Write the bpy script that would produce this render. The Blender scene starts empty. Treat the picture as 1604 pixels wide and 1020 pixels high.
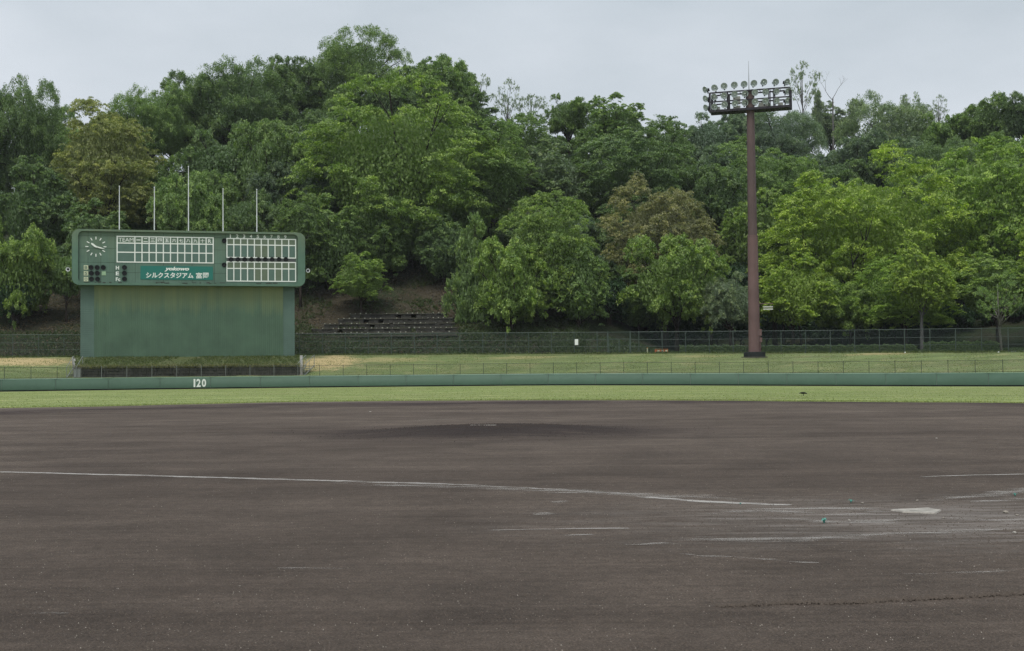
import bpy, bmesh, math, random
import numpy as np
from mathutils import Vector, Matrix
R = math.radians
rng = np.random.default_rng(7)
random.seed(7)
sc = bpy.context.scene
col = sc.collection

# ---------------------------------------------------------------- camera
F = 2000.0; CX, CY = 802.0, 510.0; CAMH = 1.4
PITCH = math.atan(73 / F); ROLL = R(0.55)
fw = Vector((0, math.cos(PITCH), math.sin(PITCH)))
U0 = Vector((0, -math.sin(PITCH), math.cos(PITCH))); X0 = Vector((1, 0, 0))
cr = X0 * math.cos(ROLL) - U0 * math.sin(ROLL)
cu = U0 * math.cos(ROLL) + X0 * math.sin(ROLL)
cam = bpy.data.objects.new('camera', bpy.data.cameras.new('camera'))
col.objects.link(cam); sc.camera = cam
cam.matrix_world = Matrix((( cr.x, cu.x, -fw.x, 0), (cr.y, cu.y, -fw.y, 0), (cr.z, cu.z, -fw.z, CAMH), (0, 0, 0, 1)))
cam.data.sensor_width = 36; cam.data.lens = F / 1604 * 36
cam.data.clip_start = 0.1; cam.data.clip_end = 5000
CAM = Vector((0, 0, CAMH))

# ---------------------------------------------------------------- world, sun, exposure
SUN_EL, SUN_AZ = 62, 200          # hidden high sun behind the overcast, compass-like azimuth (from +Y clockwise)
world = bpy.data.worlds.new('World'); sc.world = world; world.use_nodes = True
wn = world.node_tree.nodes; wl = world.node_tree.links
for n in list(wn): wn.remove(n)
wo = wn.new('ShaderNodeOutputWorld'); wb = wn.new('ShaderNodeBackground')
sky = wn.new('ShaderNodeTexSky'); sky.sky_type = 'NISHITA'; sky.sun_disc = False
sky.sun_elevation = R(SUN_EL); sky.sun_rotation = R(SUN_AZ); sky.dust_density = 4; sky.air_density = 1.0
tc = wn.new('ShaderNodeTexCoord'); mp = wn.new('ShaderNodeMapping'); mp.inputs['Scale'].default_value = (1.0, 1.0, 2.6)
mp.inputs['Rotation'].default_value = (0, R(25), 0)
nz = wn.new('ShaderNodeTexNoise'); nz.inputs['Scale'].default_value = 2.0; nz.inputs['Detail'].default_value = 5; nz.inputs['Roughness'].default_value = .5
cr_ = wn.new('ShaderNodeValToRGB')
cr_.color_ramp.elements[0].position = .38; cr_.color_ramp.elements[0].color = (3.95, 4.45, 4.85, 1)
cr_.color_ramp.elements[1].position = .62; cr_.color_ramp.elements[1].color = (5.55, 5.95, 6.4, 1)
mx = wn.new('ShaderNodeMix'); mx.data_type = 'RGBA'; mx.inputs[0].default_value = .93
wl.new(tc.outputs['Generated'], mp.inputs[0]); wl.new(mp.outputs[0], nz.inputs[0]); wl.new(nz.outputs[0], cr_.inputs[0])
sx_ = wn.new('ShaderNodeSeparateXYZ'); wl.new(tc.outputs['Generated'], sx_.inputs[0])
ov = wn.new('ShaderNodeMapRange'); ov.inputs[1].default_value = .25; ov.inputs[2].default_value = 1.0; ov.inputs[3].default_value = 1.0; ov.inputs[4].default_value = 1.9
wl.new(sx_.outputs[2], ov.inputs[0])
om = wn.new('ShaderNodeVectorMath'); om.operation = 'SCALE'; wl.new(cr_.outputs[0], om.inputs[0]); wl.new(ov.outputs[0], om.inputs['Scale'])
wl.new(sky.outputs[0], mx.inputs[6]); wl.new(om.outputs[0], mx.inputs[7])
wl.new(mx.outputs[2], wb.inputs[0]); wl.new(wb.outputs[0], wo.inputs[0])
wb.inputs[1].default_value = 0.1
sl = bpy.data.lights.new('sun', 'SUN'); sl.energy = 1.5; sl.angle = R(24); sl.color = (1, .97, .92)
so = bpy.data.objects.new('sun', sl); col.objects.link(so)
a_, e_ = R(SUN_AZ), R(SUN_EL)
sdir = Vector((math.sin(a_) * math.cos(e_), math.cos(a_) * math.cos(e_), math.sin(e_)))
so.rotation_euler = sdir.to_track_quat('Z', 'Y').to_euler()
vs = sc.view_settings; vs.view_transform = 'Standard'; vs.look = 'None'; vs.exposure = 0.38; vs.gamma = 1; vs.use_curve_mapping = False
sc.cycles.max_bounces = 6; sc.cycles.transparent_max_bounces = 24; sc.cycles.volume_bounces = 0; sc.cycles.use_denoising = True; sc.cycles.denoising_prefilter = 'NONE'

# ---------------------------------------------------------------- geometry of the place
def ray(u, v): return fw + cr * ((u - CX) / F) - cu * ((v - CY) / F)
def atY(u, v, Y):
    d = ray(u, v); t = Y / d.y; return CAM + d * t
def ground_pt(u, v, z=0.0):
    d = ray(u, v); t = (z - CAMH) / d.z; return CAM + d * t
def onplane(u, v, O, n):
    d = ray(u, v); t = (O - CAM).dot(n) / d.dot(n); return CAM + d * t
def smooth(t): t = max(0., min(1., t)); return t * t * (3 - 2 * t)
HOME = ground_pt(1445, 802)
MOUND = ground_pt(757, 677)
AX = math.atan2(-35, 116)
def wall_pt(th):                      # th: angle from the centre-field axis (rad)
    k = abs(math.degrees(th)) / 45
    r = 120 - 22 * k ** 1.6
    a = AX + th
    return HOME.x + r * math.sin(a), HOME.y + r * math.cos(a)
def zfield(x, y):
    return -0.25 * smooth(x / 42) * smooth((y - 48) / 52)
WALLH = 1.24
# upper fence line (x,y,z)
UF = []
for u, v, d in [(-420, 562, 128), (-160, 561, 136), (0, 560, 140), (240, 558.5, 145), (470, 556.6, 148), (650, 555.6, 148.5), (840, 554.7, 148), (1000, 554, 146), (1150, 553.5, 143.5), (1304, 553, 140), (1450, 552.4, 135), (1604, 552, 129), (1760, 552, 121), (2000, 552, 108)]:
    p = atY(u, v, d); UF.append((p.x / p.y, p.y, p.z))
UFs = np.array(UF)
def uf_y(s): return float(np.interp(s, UFs[:, 0], UFs[:, 1]))
def uf_z(s): return float(np.interp(s, UFs[:, 0], UFs[:, 2]))
wths = np.radians(np.linspace(-62, 62, 249))
wxy = np.array([wall_pt(t) for t in wths]); ws = wxy[:, 0] / wxy[:, 1]
okk = (wxy[:, 1] > 20)
WS = ws[okk]; WY = wxy[okk, 1]
def w_y(s): return float(np.interp(s, WS, WY))
LP = np.array([(0, 3.5), (3, 5.7), (4.6, 6.1), (13, 9.1), (26, 15.5), (50, 29), (85, 46), (110, 48), (200, 40)])
RP = np.array([(0, 3.1), (22, 3.5), (34, 7), (55, 17), (85, 30), (130, 38), (200, 34)])
HS = np.array([(-.6, .70), (-.4, .70), (-.25, .84), (-.12, 1.0), (-.02, .92), (.06, .74), (.12, .66)])
def terr(s, y):
    d = y - uf_y(s) - 2
    zl = np.interp(d, LP[:, 0], LP[:, 1]); zr = np.interp(d, RP[:, 0], RP[:, 1])
    h = np.interp(s, HS[:, 0], HS[:, 1])
    zl = 3.5 + (zl - 3.5) * (1 if d < 16 else h + (1 - h) * max(0, 1 - (d - 16) / 20))
    zl -= .45 * smooth((d - 3.9) / .6) * smooth((15 - d) / 1.5) * smooth((s + .175) / .01) * smooth((-.038 - s) / .01)
    k = smooth((s - .03) / .12)
    return float(zl * (1 - k) + zr * k) + (uf_z(s) - 3.5) * (1 - k) * max(0, 1 - d / 10)
def zt(x, y): return terr(x / y, y)
def zbank(x, y):
    s = x / y; y0 = w_y(s) + .35; y1 = uf_y(s)
    z0 = WALLH - .06 + zfield(x, y)
    t = max(0, min(1, (y - y0) / (y1 - y0)))
    return z0 + (uf_z(s) - z0) * (t ** .92)

# ---------------------------------------------------------------- materials
def newmat(name):
    m = bpy.data.materials.new(name); m.use_nodes = True
    nt = m.node_tree; b = nt.nodes['Principled BSDF']
    return m, nt, b
def N(nt, t, **k):
    n = nt.nodes.new(t)
    for a, v in k.items(): setattr(n, a, v)
    return n
def noise(nt, scale, detail=4, rough=.5, vec=None, dist=0):
    n = N(nt, 'ShaderNodeTexNoise'); n.inputs['Scale'].default_value = scale; n.inputs['Detail'].default_value = detail
    n.inputs['Roughness'].default_value = rough; n.inputs['Distortion'].default_value = dist
    if vec is not None: nt.links.new(vec, n.inputs['Vector'])
    return n.outputs['Fac']
def ramp(nt, fac, stops):
    r = N(nt, 'ShaderNodeValToRGB'); el = r.color_ramp.elements
    while len(el) < len(stops): el.new(.5)
    for e, (p, c) in zip(el, stops):
        e.position = p; e.color = (c, c, c, 1) if isinstance(c, (int, float)) else (*c, 1)
    nt.links.new(fac, r.inputs[0]); return r.outputs[0]
def mixc(nt, f, a, b, mode='MIX'):
    m = N(nt, 'ShaderNodeMix', data_type='RGBA', blend_type=mode)
    for i, x in ((0, f), (6, a), (7, b)):
        if isinstance(x, (int, float)): m.inputs[i].default_value = x
        elif isinstance(x, tuple): m.inputs[i].default_value = (*x, 1)
        else: nt.links.new(x, m.inputs[i])
    return m.outputs[2]
def mth(nt, op, a, b=None, c=None):
    m = N(nt, 'ShaderNodeMath', operation=op)
    for i, x in enumerate((a, b, c)):
        if x is None: continue
        if isinstance(x, (int, float)): m.inputs[i].default_value = x
        else: nt.links.new(x, m.inputs[i])
    return m.outputs[0]
def objco(nt, scale=(1, 1, 1), loc=(0, 0, 0), world=True):
    if world:
        g = N(nt, 'ShaderNodeNewGeometry'); o = g.outputs['Position']
    else:
        o = N(nt, 'ShaderNodeTexCoord').outputs['Object']
    mpn = N(nt, 'ShaderNodeMapping'); mpn.inputs['Scale'].default_value = scale; mpn.inputs['Location'].default_value = loc
    nt.links.new(o, mpn.inputs[0]); return mpn.outputs[0]
def bump(nt, b, h, strength=.5, dist=.02):
    n = N(nt, 'ShaderNodeBump'); n.inputs['Strength'].default_value = strength; n.inputs['Distance'].default_value = dist
    nt.links.new(h, n.inputs['Height']); nt.links.new(n.outputs[0], b.inputs['Normal'])
def setc(b, x, rough=.6, metal=0, spec=.3):
    if isinstance(x, tuple): b.inputs['Base Color'].default_value = (*x, 1)
    else: b.id_data.links.new(x, b.inputs['Base Color'])
    b.inputs['Roughness'].default_value = rough; b.inputs['Metallic'].default_value = metal
    b.inputs['Specular IOR Level'].default_value = spec
def paint(name, c, rough=.5, var=.18, scale=1.5, metal=0, spec=.3):
    m, nt, b = newmat(name); v = objco(nt)
    n1 = noise(nt, scale, 5, .6, v); n2 = noise(nt, scale * 9, 3, .6, v)
    f = ramp(nt, mth(nt, 'MULTIPLY_ADD', n2, .35, mth(nt, 'MULTIPLY', n1, .65)), [(.3, 1 - var), (.7, 1 + var)])
    setc(b, mixc(nt, 1.0, c, f, 'MULTIPLY'), rough, metal, spec)
    return m

# dirt
def mat_dirt():
    m, nt, b = newmat('infield_dirt'); v = objco(nt)
    big = noise(nt, .10, 5, .55, v); mid = noise(nt, .7, 5, .6, v, .5); fine = noise(nt, 9, 5, .7, v); grain = noise(nt, 60, 4, .75, v)
    c = mixc(nt, ramp(nt, mth(nt, 'MULTIPLY_ADD', noise(nt, 1.0, 4, .6, objco(nt, (.06, .33, 1)), .8), .5, mth(nt, 'MULTIPLY', big, .5)), [(.38, 0), (.60, 1)]), (.073, .0555, .0440), (.116, .0905, .0725))
    c = mixc(nt, 1.0, c, ramp(nt, mid, [(.3, .76), (.7, 1.20)]), 'MULTIPLY')
    c = mixc(nt, 1.0, c, ramp(nt, fine, [(.3, .76), (.72, 1.28)]), 'MULTIPLY')
    c = mixc(nt, 1.0, c, ramp(nt, grain, [(.30, .45), (.52, 1.0), (.72, 1.9)]), 'MULTIPLY')
    # drag-mat lines: long thin streaks running across, gently curved
    vx = objco(nt, (.12, 2.6, 1)); st = noise(nt, 1.0, 5, .6, vx, .6)
    c = mixc(nt, 1.0, c, ramp(nt, st, [(.3, .86), (.7, 1.1)]), 'MULTIPLY')
    vx2 = objco(nt, (.5, 14, 1)); st2 = noise(nt, 1.0, 3, .6, vx2, .3)
    c = mixc(nt, 1.0, c, ramp(nt, st2, [(.35, .90), (.65, 1.07)]), 'MULTIPLY')
    # distance from the mound: damp clay there, and a damp ring near the grass
    g = N(nt, 'ShaderNodeNewGeometry'); sub = N(nt, 'ShaderNodeVectorMath', operation='SUBTRACT')
    nt.links.new(g.outputs['Position'], sub.inputs[0]); sub.inputs[1].default_value = (MOUND.x + .3, MOUND.y, 0)
    flat = N(nt, 'ShaderNodeVectorMath', operation='MULTIPLY'); flat.inputs[1].default_value = (.82, 1, 0); nt.links.new(sub.outputs[0], flat.inputs[0])
    ln = N(nt, 'ShaderNodeVectorMath', operation='LENGTH'); nt.links.new(flat.outputs[0], ln.inputs[0])
    wob = mth(nt, 'MULTIPLY_ADD', noise(nt, 1.0, 7, .72, objco(nt, (.45, 1.6, 1)), 1.0), 5.0, -2.5)
    r = mth(nt, 'ADD', ln.outputs['Value'], wob)
    mk = ramp(nt, mth(nt, 'DIVIDE', r, 5.0), [(.45, 1), (1.0, 0)])
    c = mixc(nt, mth(nt, 'MULTIPLY', mk, .66), c, (.036, .026, .023))
    core = ramp(nt, mth(nt, 'DIVIDE', r, 5.0), [(.25, 1), (.72, 0)])
    c = mixc(nt, mth(nt, 'MULTIPLY', core, .8), c, (.020, .014, .013))
    ln2 = N(nt, 'ShaderNodeVectorMath', operation='LENGTH'); nt.links.new(sub.outputs[0], ln2.inputs[0])
    wob2 = mth(nt, 'MULTIPLY_ADD', noise(nt, .12, 3, .5, v), 8, -4)
    rr = mth(nt, 'DIVIDE', mth(nt, 'ADD', ln2.outputs['Value'], wob2), 60)
    ring = ramp(nt, rr, [(.40, 0), (.45, 1), (.50, 1), (.55, 0)])
    rn = ramp(nt, noise(nt, .16, 4, .6, v), [(.36, 0), (.55, 1)])
    c = mixc(nt, mth(nt, 'MULTIPLY', mth(nt, 'MULTIPLY', ring, rn), .85), c, (.036, .025, .023))
    # dry pale sweep beyond the mound
    far = ramp(nt, rr, [(.50, 0), (.60, 1)])
    c = mixc(nt, mth(nt, 'MULTIPLY', far, .5), c, (.125, .102, .090))
    # chalk dust worked into the dirt round home plate
    s2 = N(nt, 'ShaderNodeVectorMath', operation='SUBTRACT'); nt.links.new(g.outputs['Position'], s2.inputs[0]); s2.inputs[1].default_value = (HOME.x + .3, HOME.y - .6, 0)
    s3 = N(nt, 'ShaderNodeVectorMath', operation='MULTIPLY'); s3.inputs[1].default_value = (.19, .34, 0); nt.links.new(s2.outputs[0], s3.inputs[0])
    ln3 = N(nt, 'ShaderNodeVectorMath', operation='LENGTH'); nt.links.new(s3.outputs[0], ln3.inputs[0])
    hm = ramp(nt, ln3.outputs['Value'], [(.2, 1), (1.0, 0)])
    vh = objco(nt, (.75, 5.0, 1)); cn = noise(nt, 1.3, 7, .68, vh, .8)
    cm = ramp(nt, mth(nt, 'MULTIPLY_ADD', hm, .10, cn), [(.45, 0), (.60, .45), (.74, 1)])
    c = mixc(nt, mth(nt, 'MULTIPLY', mth(nt, 'MULTIPLY', cm, hm), .8), c, (.27, .24, .215))
    # tiny pale grit
    vo = N(nt, 'ShaderNodeTexVoronoi'); vo.inputs['Scale'].default_value = 26; nt.links.new(v, vo.inputs['Vector'])
    gr = ramp(nt, vo.outputs['Distance'], [(.05, 1), (.11, 0)])
    gsel = ramp(nt, noise(nt, 23, 2, .5, v), [(.56, 0), (.60, 1)])
    c = mixc(nt, mth(nt, 'MULTIPLY', mth(nt, 'MULTIPLY', gr, gsel), .75), c, (.33, .29, .25))
    setc(b, c, .92, 0, .15)
    h = mth(nt, 'ADD', mth(nt, 'MULTIPLY', fine, .6), mth(nt, 'MULTIPLY_ADD', grain, .5, mth(nt, 'MULTIPLY', st2, .5)))
    bump(nt, b, h, 1.0, .045)
    return m
def mat_grass(name, c1, c2, c3, dry=(.30, .27, .12), drya=0.3, stripe=True):
    m, nt, b = newmat(name); v = objco(nt)
    big = noise(nt, .09, 4, .6, v); mid = noise(nt, .55, 5, .65, v, .6); fine = noise(nt, 7, 4, .7, v)
    c = mixc(nt, ramp(nt, mid, [(.33, 0), (.66, 1)]), c1, c2)
    c = mixc(nt, ramp(nt, big, [(.4, 0), (.7, 1)]), c, c3)
    c = mixc(nt, mth(nt, 'MULTIPLY', ramp(nt, noise(nt, .3, 6, .7, v, 1), [(.52, 0), (.68, 1)]), drya), c, dry)
    if stripe:
        vx = objco(nt, (.02, .42, .3)); st = noise(nt, 1.0, 4, .6, vx)
        c = mixc(nt, 1.0, c, ramp(nt, st, [(.35, .80), (.5, 1.0), (.66, 1.22)]), 'MULTIPLY')
    c = mixc(nt, 1.0, c, ramp(nt, fine, [(.3, .72), (.7, 1.25)]), 'MULTIPLY')
    setc(b, c, .8, 0, .2); bump(nt, b, fine, .6, .05)
    return m
M = {}
M['dirt'] = mat_dirt()
M['grass'] = mat_grass('outfield_turf', (.145, .185, .052), (.185, .225, .068), (.175, .20, .066), (.32, .32, .14), .7)
M['bankgrass'] = mat_grass('bank_turf', (.105, .145, .050), (.150, .185, .066), (.130, .152, .060), (.24, .22, .105), .75)
def add_patches(m, spots, colr):
    nt = m.node_tree; b = nt.nodes['Principled BSDF']; src = b.inputs['Base Color'].links[0].from_socket; g = N(nt, 'ShaderNodeNewGeometry'); c = src
    nn = noise(nt, .8, 5, .7, objco(nt), .5)
    for (x, y, rx, ry, a) in spots:
        s1 = N(nt, 'ShaderNodeVectorMath', operation='SUBTRACT'); nt.links.new(g.outputs['Position'], s1.inputs[0]); s1.inputs[1].default_value = (x, y, 0)
        s2 = N(nt, 'ShaderNodeVectorMath', operation='MULTIPLY'); nt.links.new(s1.outputs[0], s2.inputs[0]); s2.inputs[1].default_value = (1 / rx, 1 / ry, 0)
        ln = N(nt, 'ShaderNodeVectorMath', operation='LENGTH'); nt.links.new(s2.outputs[0], ln.inputs[0])
        k = ramp(nt, mth(nt, 'ADD', ln.outputs['Value'], mth(nt, 'MULTIPLY_ADD', nn, 1.6, -.8)), [(.5, 1), (1.0, 0)])
        c = mixc(nt, mth(nt, 'MULTIPLY', k, a), c, colr)
    nt.links.new(c, b.inputs['Base Color'])
_spots = [(*atY(u, 575, y).xy, rx, ry, a) for u, y, rx, ry, a in [(25, 136, 8, 6, 1.0), (512, 141, 4.2, 9, 1.0), (600, 143, 6, 3, .4), (1380, 136, 4, 2.5, .5), (820, 144, 5, 2, .35), (1100, 141, 4, 2, .3)]]
add_patches(M['bankgrass'], _spots, (.40, .31, .155))
M['berm'] = mat_grass('rough_berm_grass', (.055, .075, .028), (.10, .115, .04), (.07, .085, .03), (.12, .10, .05), .6, False)
M['base_ground'] = mat_grass('park_ground', (.08, .10, .04), (.10, .12, .05), (.09, .10, .045))
def mat_hill():
    m, nt, b = newmat('leaf_litter_slope'); v = objco(nt)
    a = noise(nt, .22, 5, .65, v); f = noise(nt, 3.5, 5, .75, v); g = noise(nt, 14, 3, .7, v)
    c = mixc(nt, ramp(nt, a, [(.40, 0), (.58, 1)]), (.040, .038, .024), (.032, .046, .020))
    c = mixc(nt, 1.0, c, ramp(nt, f, [(.3, .45), (.7, 1.6)]), 'MULTIPLY')
    c = mixc(nt, 1.0, c, ramp(nt, g, [(.3, .6), (.7, 1.5)]), 'MULTIPLY')
    setc(b, c, .95, 0, .1); bump(nt, b, f, .9, .25); return m
M['hill'] = mat_hill()
add_patches(M['hill'], [(*atY(u, v, y).xy, rx, ry, a) for u, v, y, rx, ry, a in [(520, 470, 163, 9, 9, .8), (690, 460, 168, 7, 11, .8), (740, 505, 160, 5, 6, .5), (95, 510, 160, 4, 7, .6)]], (.070, .056, .038))
def mat_leaf(name, transl=.30, rough=.5):
    m, nt, b = newmat(name)
    oi = N(nt, 'ShaderNodeObjectInfo'); at = N(nt, 'ShaderNodeAttribute'); at.attribute_name = 'tint'
    c = mixc(nt, 1.0, oi.outputs['Color'], ramp(nt, at.outputs['Fac'], [(0, (.50, .58, .66)), (.5, (1, 1, 1)), (1, (1.75, 1.6, 1.35))]), 'MULTIPLY')
    setc(b, c, rough, 0, .35)
    tr = N(nt, 'ShaderNodeBsdfTranslucent'); nt.links.new(mixc(nt, 1.0, c, (1.0, 1.25, .5), 'MULTIPLY'), tr.inputs[0])
    ms = N(nt, 'ShaderNodeMixShader'); ms.inputs[0].default_value = transl
    nt.links.new(b.outputs[0], ms.inputs[1]); nt.links.new(tr.outputs[0], ms.inputs[2])
    nt.links.new(ms.outputs[0], nt.nodes['Material Output'].inputs[0]); return m
M['leaf'] = mat_leaf('foliage')
def mat_bark(name, c):
    m, nt, b = newmat(name); v = objco(nt, (4, 4, .8)); n = noise(nt, 2, 5, .7, v)
    setc(b, mixc(nt, 1.0, c, ramp(nt, n, [(.3, .5), (.7, 1.5)]), 'MULTIPLY'), .9, 0, .1); bump(nt, b, n, .7, .05); return m
M['bark'] = mat_bark('dark_bark', (.045, .036, .030)); M['palebark'] = mat_bark('pale_bark', (.13, .125, .105)); M['greybark'] = mat_bark('grey_bark', (.13, .125, .115))
# scoreboard paints
def mat_board(name, base, alg, z0, z1, amt, vert=True):
    m, nt, b = newmat(name); v = objco(nt)
    g = N(nt, 'ShaderNodeSeparateXYZ'); gg = N(nt, 'ShaderNodeNewGeometry'); nt.links.new(gg.outputs['Position'], g.inputs[0])
    vs_ = objco(nt, (1.6, 1.6, .07)); st = noise(nt, 1.0, 6, .62, vs_)
    vs3 = objco(nt, (5, 5, .05)); st3 = noise(nt, 1.0, 4, .6, vs3)
    big = noise(nt, .5, 5, .6, v)
    t = mth(nt, 'DIVIDE', mth(nt, 'SUBTRACT', g.outputs['Z'], z0), z1 - z0)
    t = mth(nt, 'ADD', t, mth(nt, 'MULTIPLY_ADD', st, .9, -.5))
    k = ramp(nt, t, [(.42, 0), (1.1, 1)])
    c = mixc(nt, 1.0, base, ramp(nt, big, [(.3, .86), (.7, 1.14)]), 'MULTIPLY')
    c = mixc(nt, 1.0, c, ramp(nt, st3, [(.3, .93), (.7, 1.07)]), 'MULTIPLY')
    c = mixc(nt, mth(nt, 'MULTIPLY', k, amt), c, alg)
    setc(b, c, .55, 0, .3); return m
M['pillar'] = mat_board('pillar_green', (.075, .130, .082), (.215, .245, .105), 5.5, 11.0, .95)
M['siding'] = mat_board('siding_green', (.085, .140, .108), (.12, .17, .10), 7.0, 11.5, .5)
M['board'] = mat_board('board_green', (.100, .165, .122), (.15, .185, .10), 10.5, 17, .45)
M['boardrim'] = mat_board('board_rim_green', (.095, .170, .120), (.17, .18, .10), 12, 17.5, .6)
M['slot'] = paint('slot_grey_green', (.095, .155, .125), .6, .12)
M['slotwarm'] = paint('slot_olive', (.125, .160, .105), .6, .12)
M['white'] = paint('white_paint', (.78, .80, .74), .5, .08)
M['cream'] = paint('aged_cream_paint', (.60, .62, .42), .5, .15)
M['black'] = paint('black_lamp', (.008, .009, .010), .5, .2)
M['greybar'] = paint('dark_grey_bar', (.075, .08, .08), .6, .2)
M['teal'] = paint('teal_banner', (.022, .165, .130), .45, .06)
M['palegreen'] = paint('pale_green_panel', (.30, .44, .27), .5, .1)
M['wall'] = paint('wall_green', (.056, .106, .070), .6, .12, .35)
M['wallcap'] = paint('wall_cap', (.16, .25, .18), .6, .15, 1.0)
M['rubber'] = paint('near_black', (.014, .017, .016), .8, .2)  # plain near-black; along the wall foot it stands for shade, not rubber
M['fencegreen'] = paint('fence_post_green', (.065, .088, .075), .5, .15, metal=.2)
M['fencegrey'] = paint('galvanised_grey', (.22, .235, .22), .45, .12, metal=.3)
M['fencedark'] = paint('fence_post_dark', (.028, .036, .030), .5, .15)
M['steelwhite'] = paint('pole_white', (.66, .68, .66), .4, .06)
M['pole_low'] = mat_board('tower_brown_pink', (.135, .082, .076), (.19, .11, .10), 4, 22, .6)
M['pole_up'] = mat_board('tower_brown_upper', (.095, .063, .058), (.135, .085, .078), 12, 34, .6)
M['frame'] = paint('lamp_frame_dark', (.022, .018, .022), .5, .15)
M['lampgrey'] = paint('reflector_shell', (.30, .34, .33), .4, .1)
M['lampin'] = paint('reflector_inside', (.52, .56, .54), .35, .1)
M['ballast'] = paint('ballast_box', (.47, .47, .41), .5, .08)
M['concrete'] = paint('concrete', (.26, .25, .225), .85, .3, .8)
M['mossstone'] = paint('mossy_stone', (.048, .046, .038), .9, .5, 1.2)
M['palestone'] = paint('pale_stone', (.27, .27, .22), .85, .25, 3)
M['steptop'] = paint('step_top', (.075, .072, .054), .9, .4, 1.0)
M['orange'] = paint('orange_bar', (.55, .16, .05), .5, .1)
M['crow'] = paint('crow_black', (.006, .006, .007), .45, .2)
M['tuft'] = paint('teal_plastic', (.10, .33, .27), .6, .2, 20)
M['dampclod'] = paint('damp_clod', (.040, .030, .025), .9, .4, 12)
M['clod'] = paint('dirt_clod', (.080, .063, .050), .95, .35, 12)
M['pebble'] = paint('pale_pebble', (.27, .24, .20), .9, .2, 20)
M['platewhite'] = paint('scuffed_plate', (.29, .265, .23), .7, .6, 7)
def mat_glass():
    m, nt, b = newmat('lamp_glass'); setc(b, (.93, .96, .95), .04, 0, .5)
    b.inputs['Transmission Weight'].default_value = .96; b.inputs['IOR'].default_value = 1.1; return m
M['glass'] = mat_glass()
def mat_chain(name, colr, wire, pitch):
    m, nt, b = newmat(name); setc(b, colr, .5, .3)
    uvn = N(nt, 'ShaderNodeUVMap'); uvn.uv_map = 'UVMap'
    sp = N(nt, 'ShaderNodeSeparateXYZ'); nt.links.new(uvn.outputs[0], sp.inputs[0])
    A = mth(nt, 'FRACT', mth(nt, 'DIVIDE', mth(nt, 'ADD', sp.outputs[0], sp.outputs[1]), pitch))
    B = mth(nt, 'FRACT', mth(nt, 'DIVIDE', mth(nt, 'SUBTRACT', sp.outputs[0], sp.outputs[1]), pitch))
    w = mth(nt, 'MAXIMUM', mth(nt, 'LESS_THAN', A, wire), mth(nt, 'LESS_THAN', B, wire))
    tr = N(nt, 'ShaderNodeBsdfTransparent'); ms = N(nt, 'ShaderNodeMixShader')
    nt.links.new(w, ms.inputs[0]); nt.links.new(tr.outputs[0], ms.inputs[1]); nt.links.new(b.outputs[0], ms.inputs[2])
    nt.links.new(ms.outputs[0], nt.nodes['Material Output'].inputs[0]); return m
M['chain_up'] = mat_chain('chain_link_upper', (.035, .052, .048), .11, .085)
M['chain_low'] = mat_chain('chain_link_lower', (.05, .065, .05), .05, .085)
def mat_chalk(name, thr, dens):
    m, nt, b = newmat(name); v = objco(nt, (.55, 5.5, 1)); n = noise(nt, 1.6, 8, .80, v, .5); n2 = noise(nt, 30, 4, .8, objco(nt))
    setc(b, (.48, .455, .42), .95, 0, .1)
    n = ramp(nt, n, [(.36, 0), (.64, 1)])
    uvn = N(nt, 'ShaderNodeUVMap'); uvn.uv_map = 'UVMap'
    sp = N(nt, 'ShaderNodeSeparateXYZ'); nt.links.new(uvn.outputs[0], sp.inputs[0])
    e = mth(nt, 'ABSOLUTE', mth(nt, 'MULTIPLY_ADD', sp.outputs[1], 2, -1))          # 0 centre .. 1 edge
    e2 = mth(nt, 'ABSOLUTE', mth(nt, 'MULTIPLY_ADD', sp.outputs[0], 2, -1))
    e2 = mth(nt, 'POWER', e2, 6)
    k = mth(nt, 'SUBTRACT', mth(nt, 'MULTIPLY_ADD', n2, .5, n), mth(nt, 'MULTIPLY_ADD', e, .42, mth(nt, 'MULTIPLY', e2, .5)))
    a = mth(nt, 'MULTIPLY', ramp(nt, k, [(thr, 0), (thr + .32, 1)]), dens)
    tr = N(nt, 'ShaderNodeBsdfTransparent'); ms = N(nt, 'ShaderNodeMixShader')
    nt.links.new(a, ms.inputs[0]); nt.links.new(tr.outputs[0], ms.inputs[1]); nt.links.new(b.outputs[0], ms.inputs[2])
    nt.links.new(ms.outputs[0], nt.nodes['Material Output'].inputs[0]); return m
M['chalk'] = mat_chalk('chalk_line', .22, .60)
M['chalkfaint'] = mat_chalk('chalk_smear', .50, .32)

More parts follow.
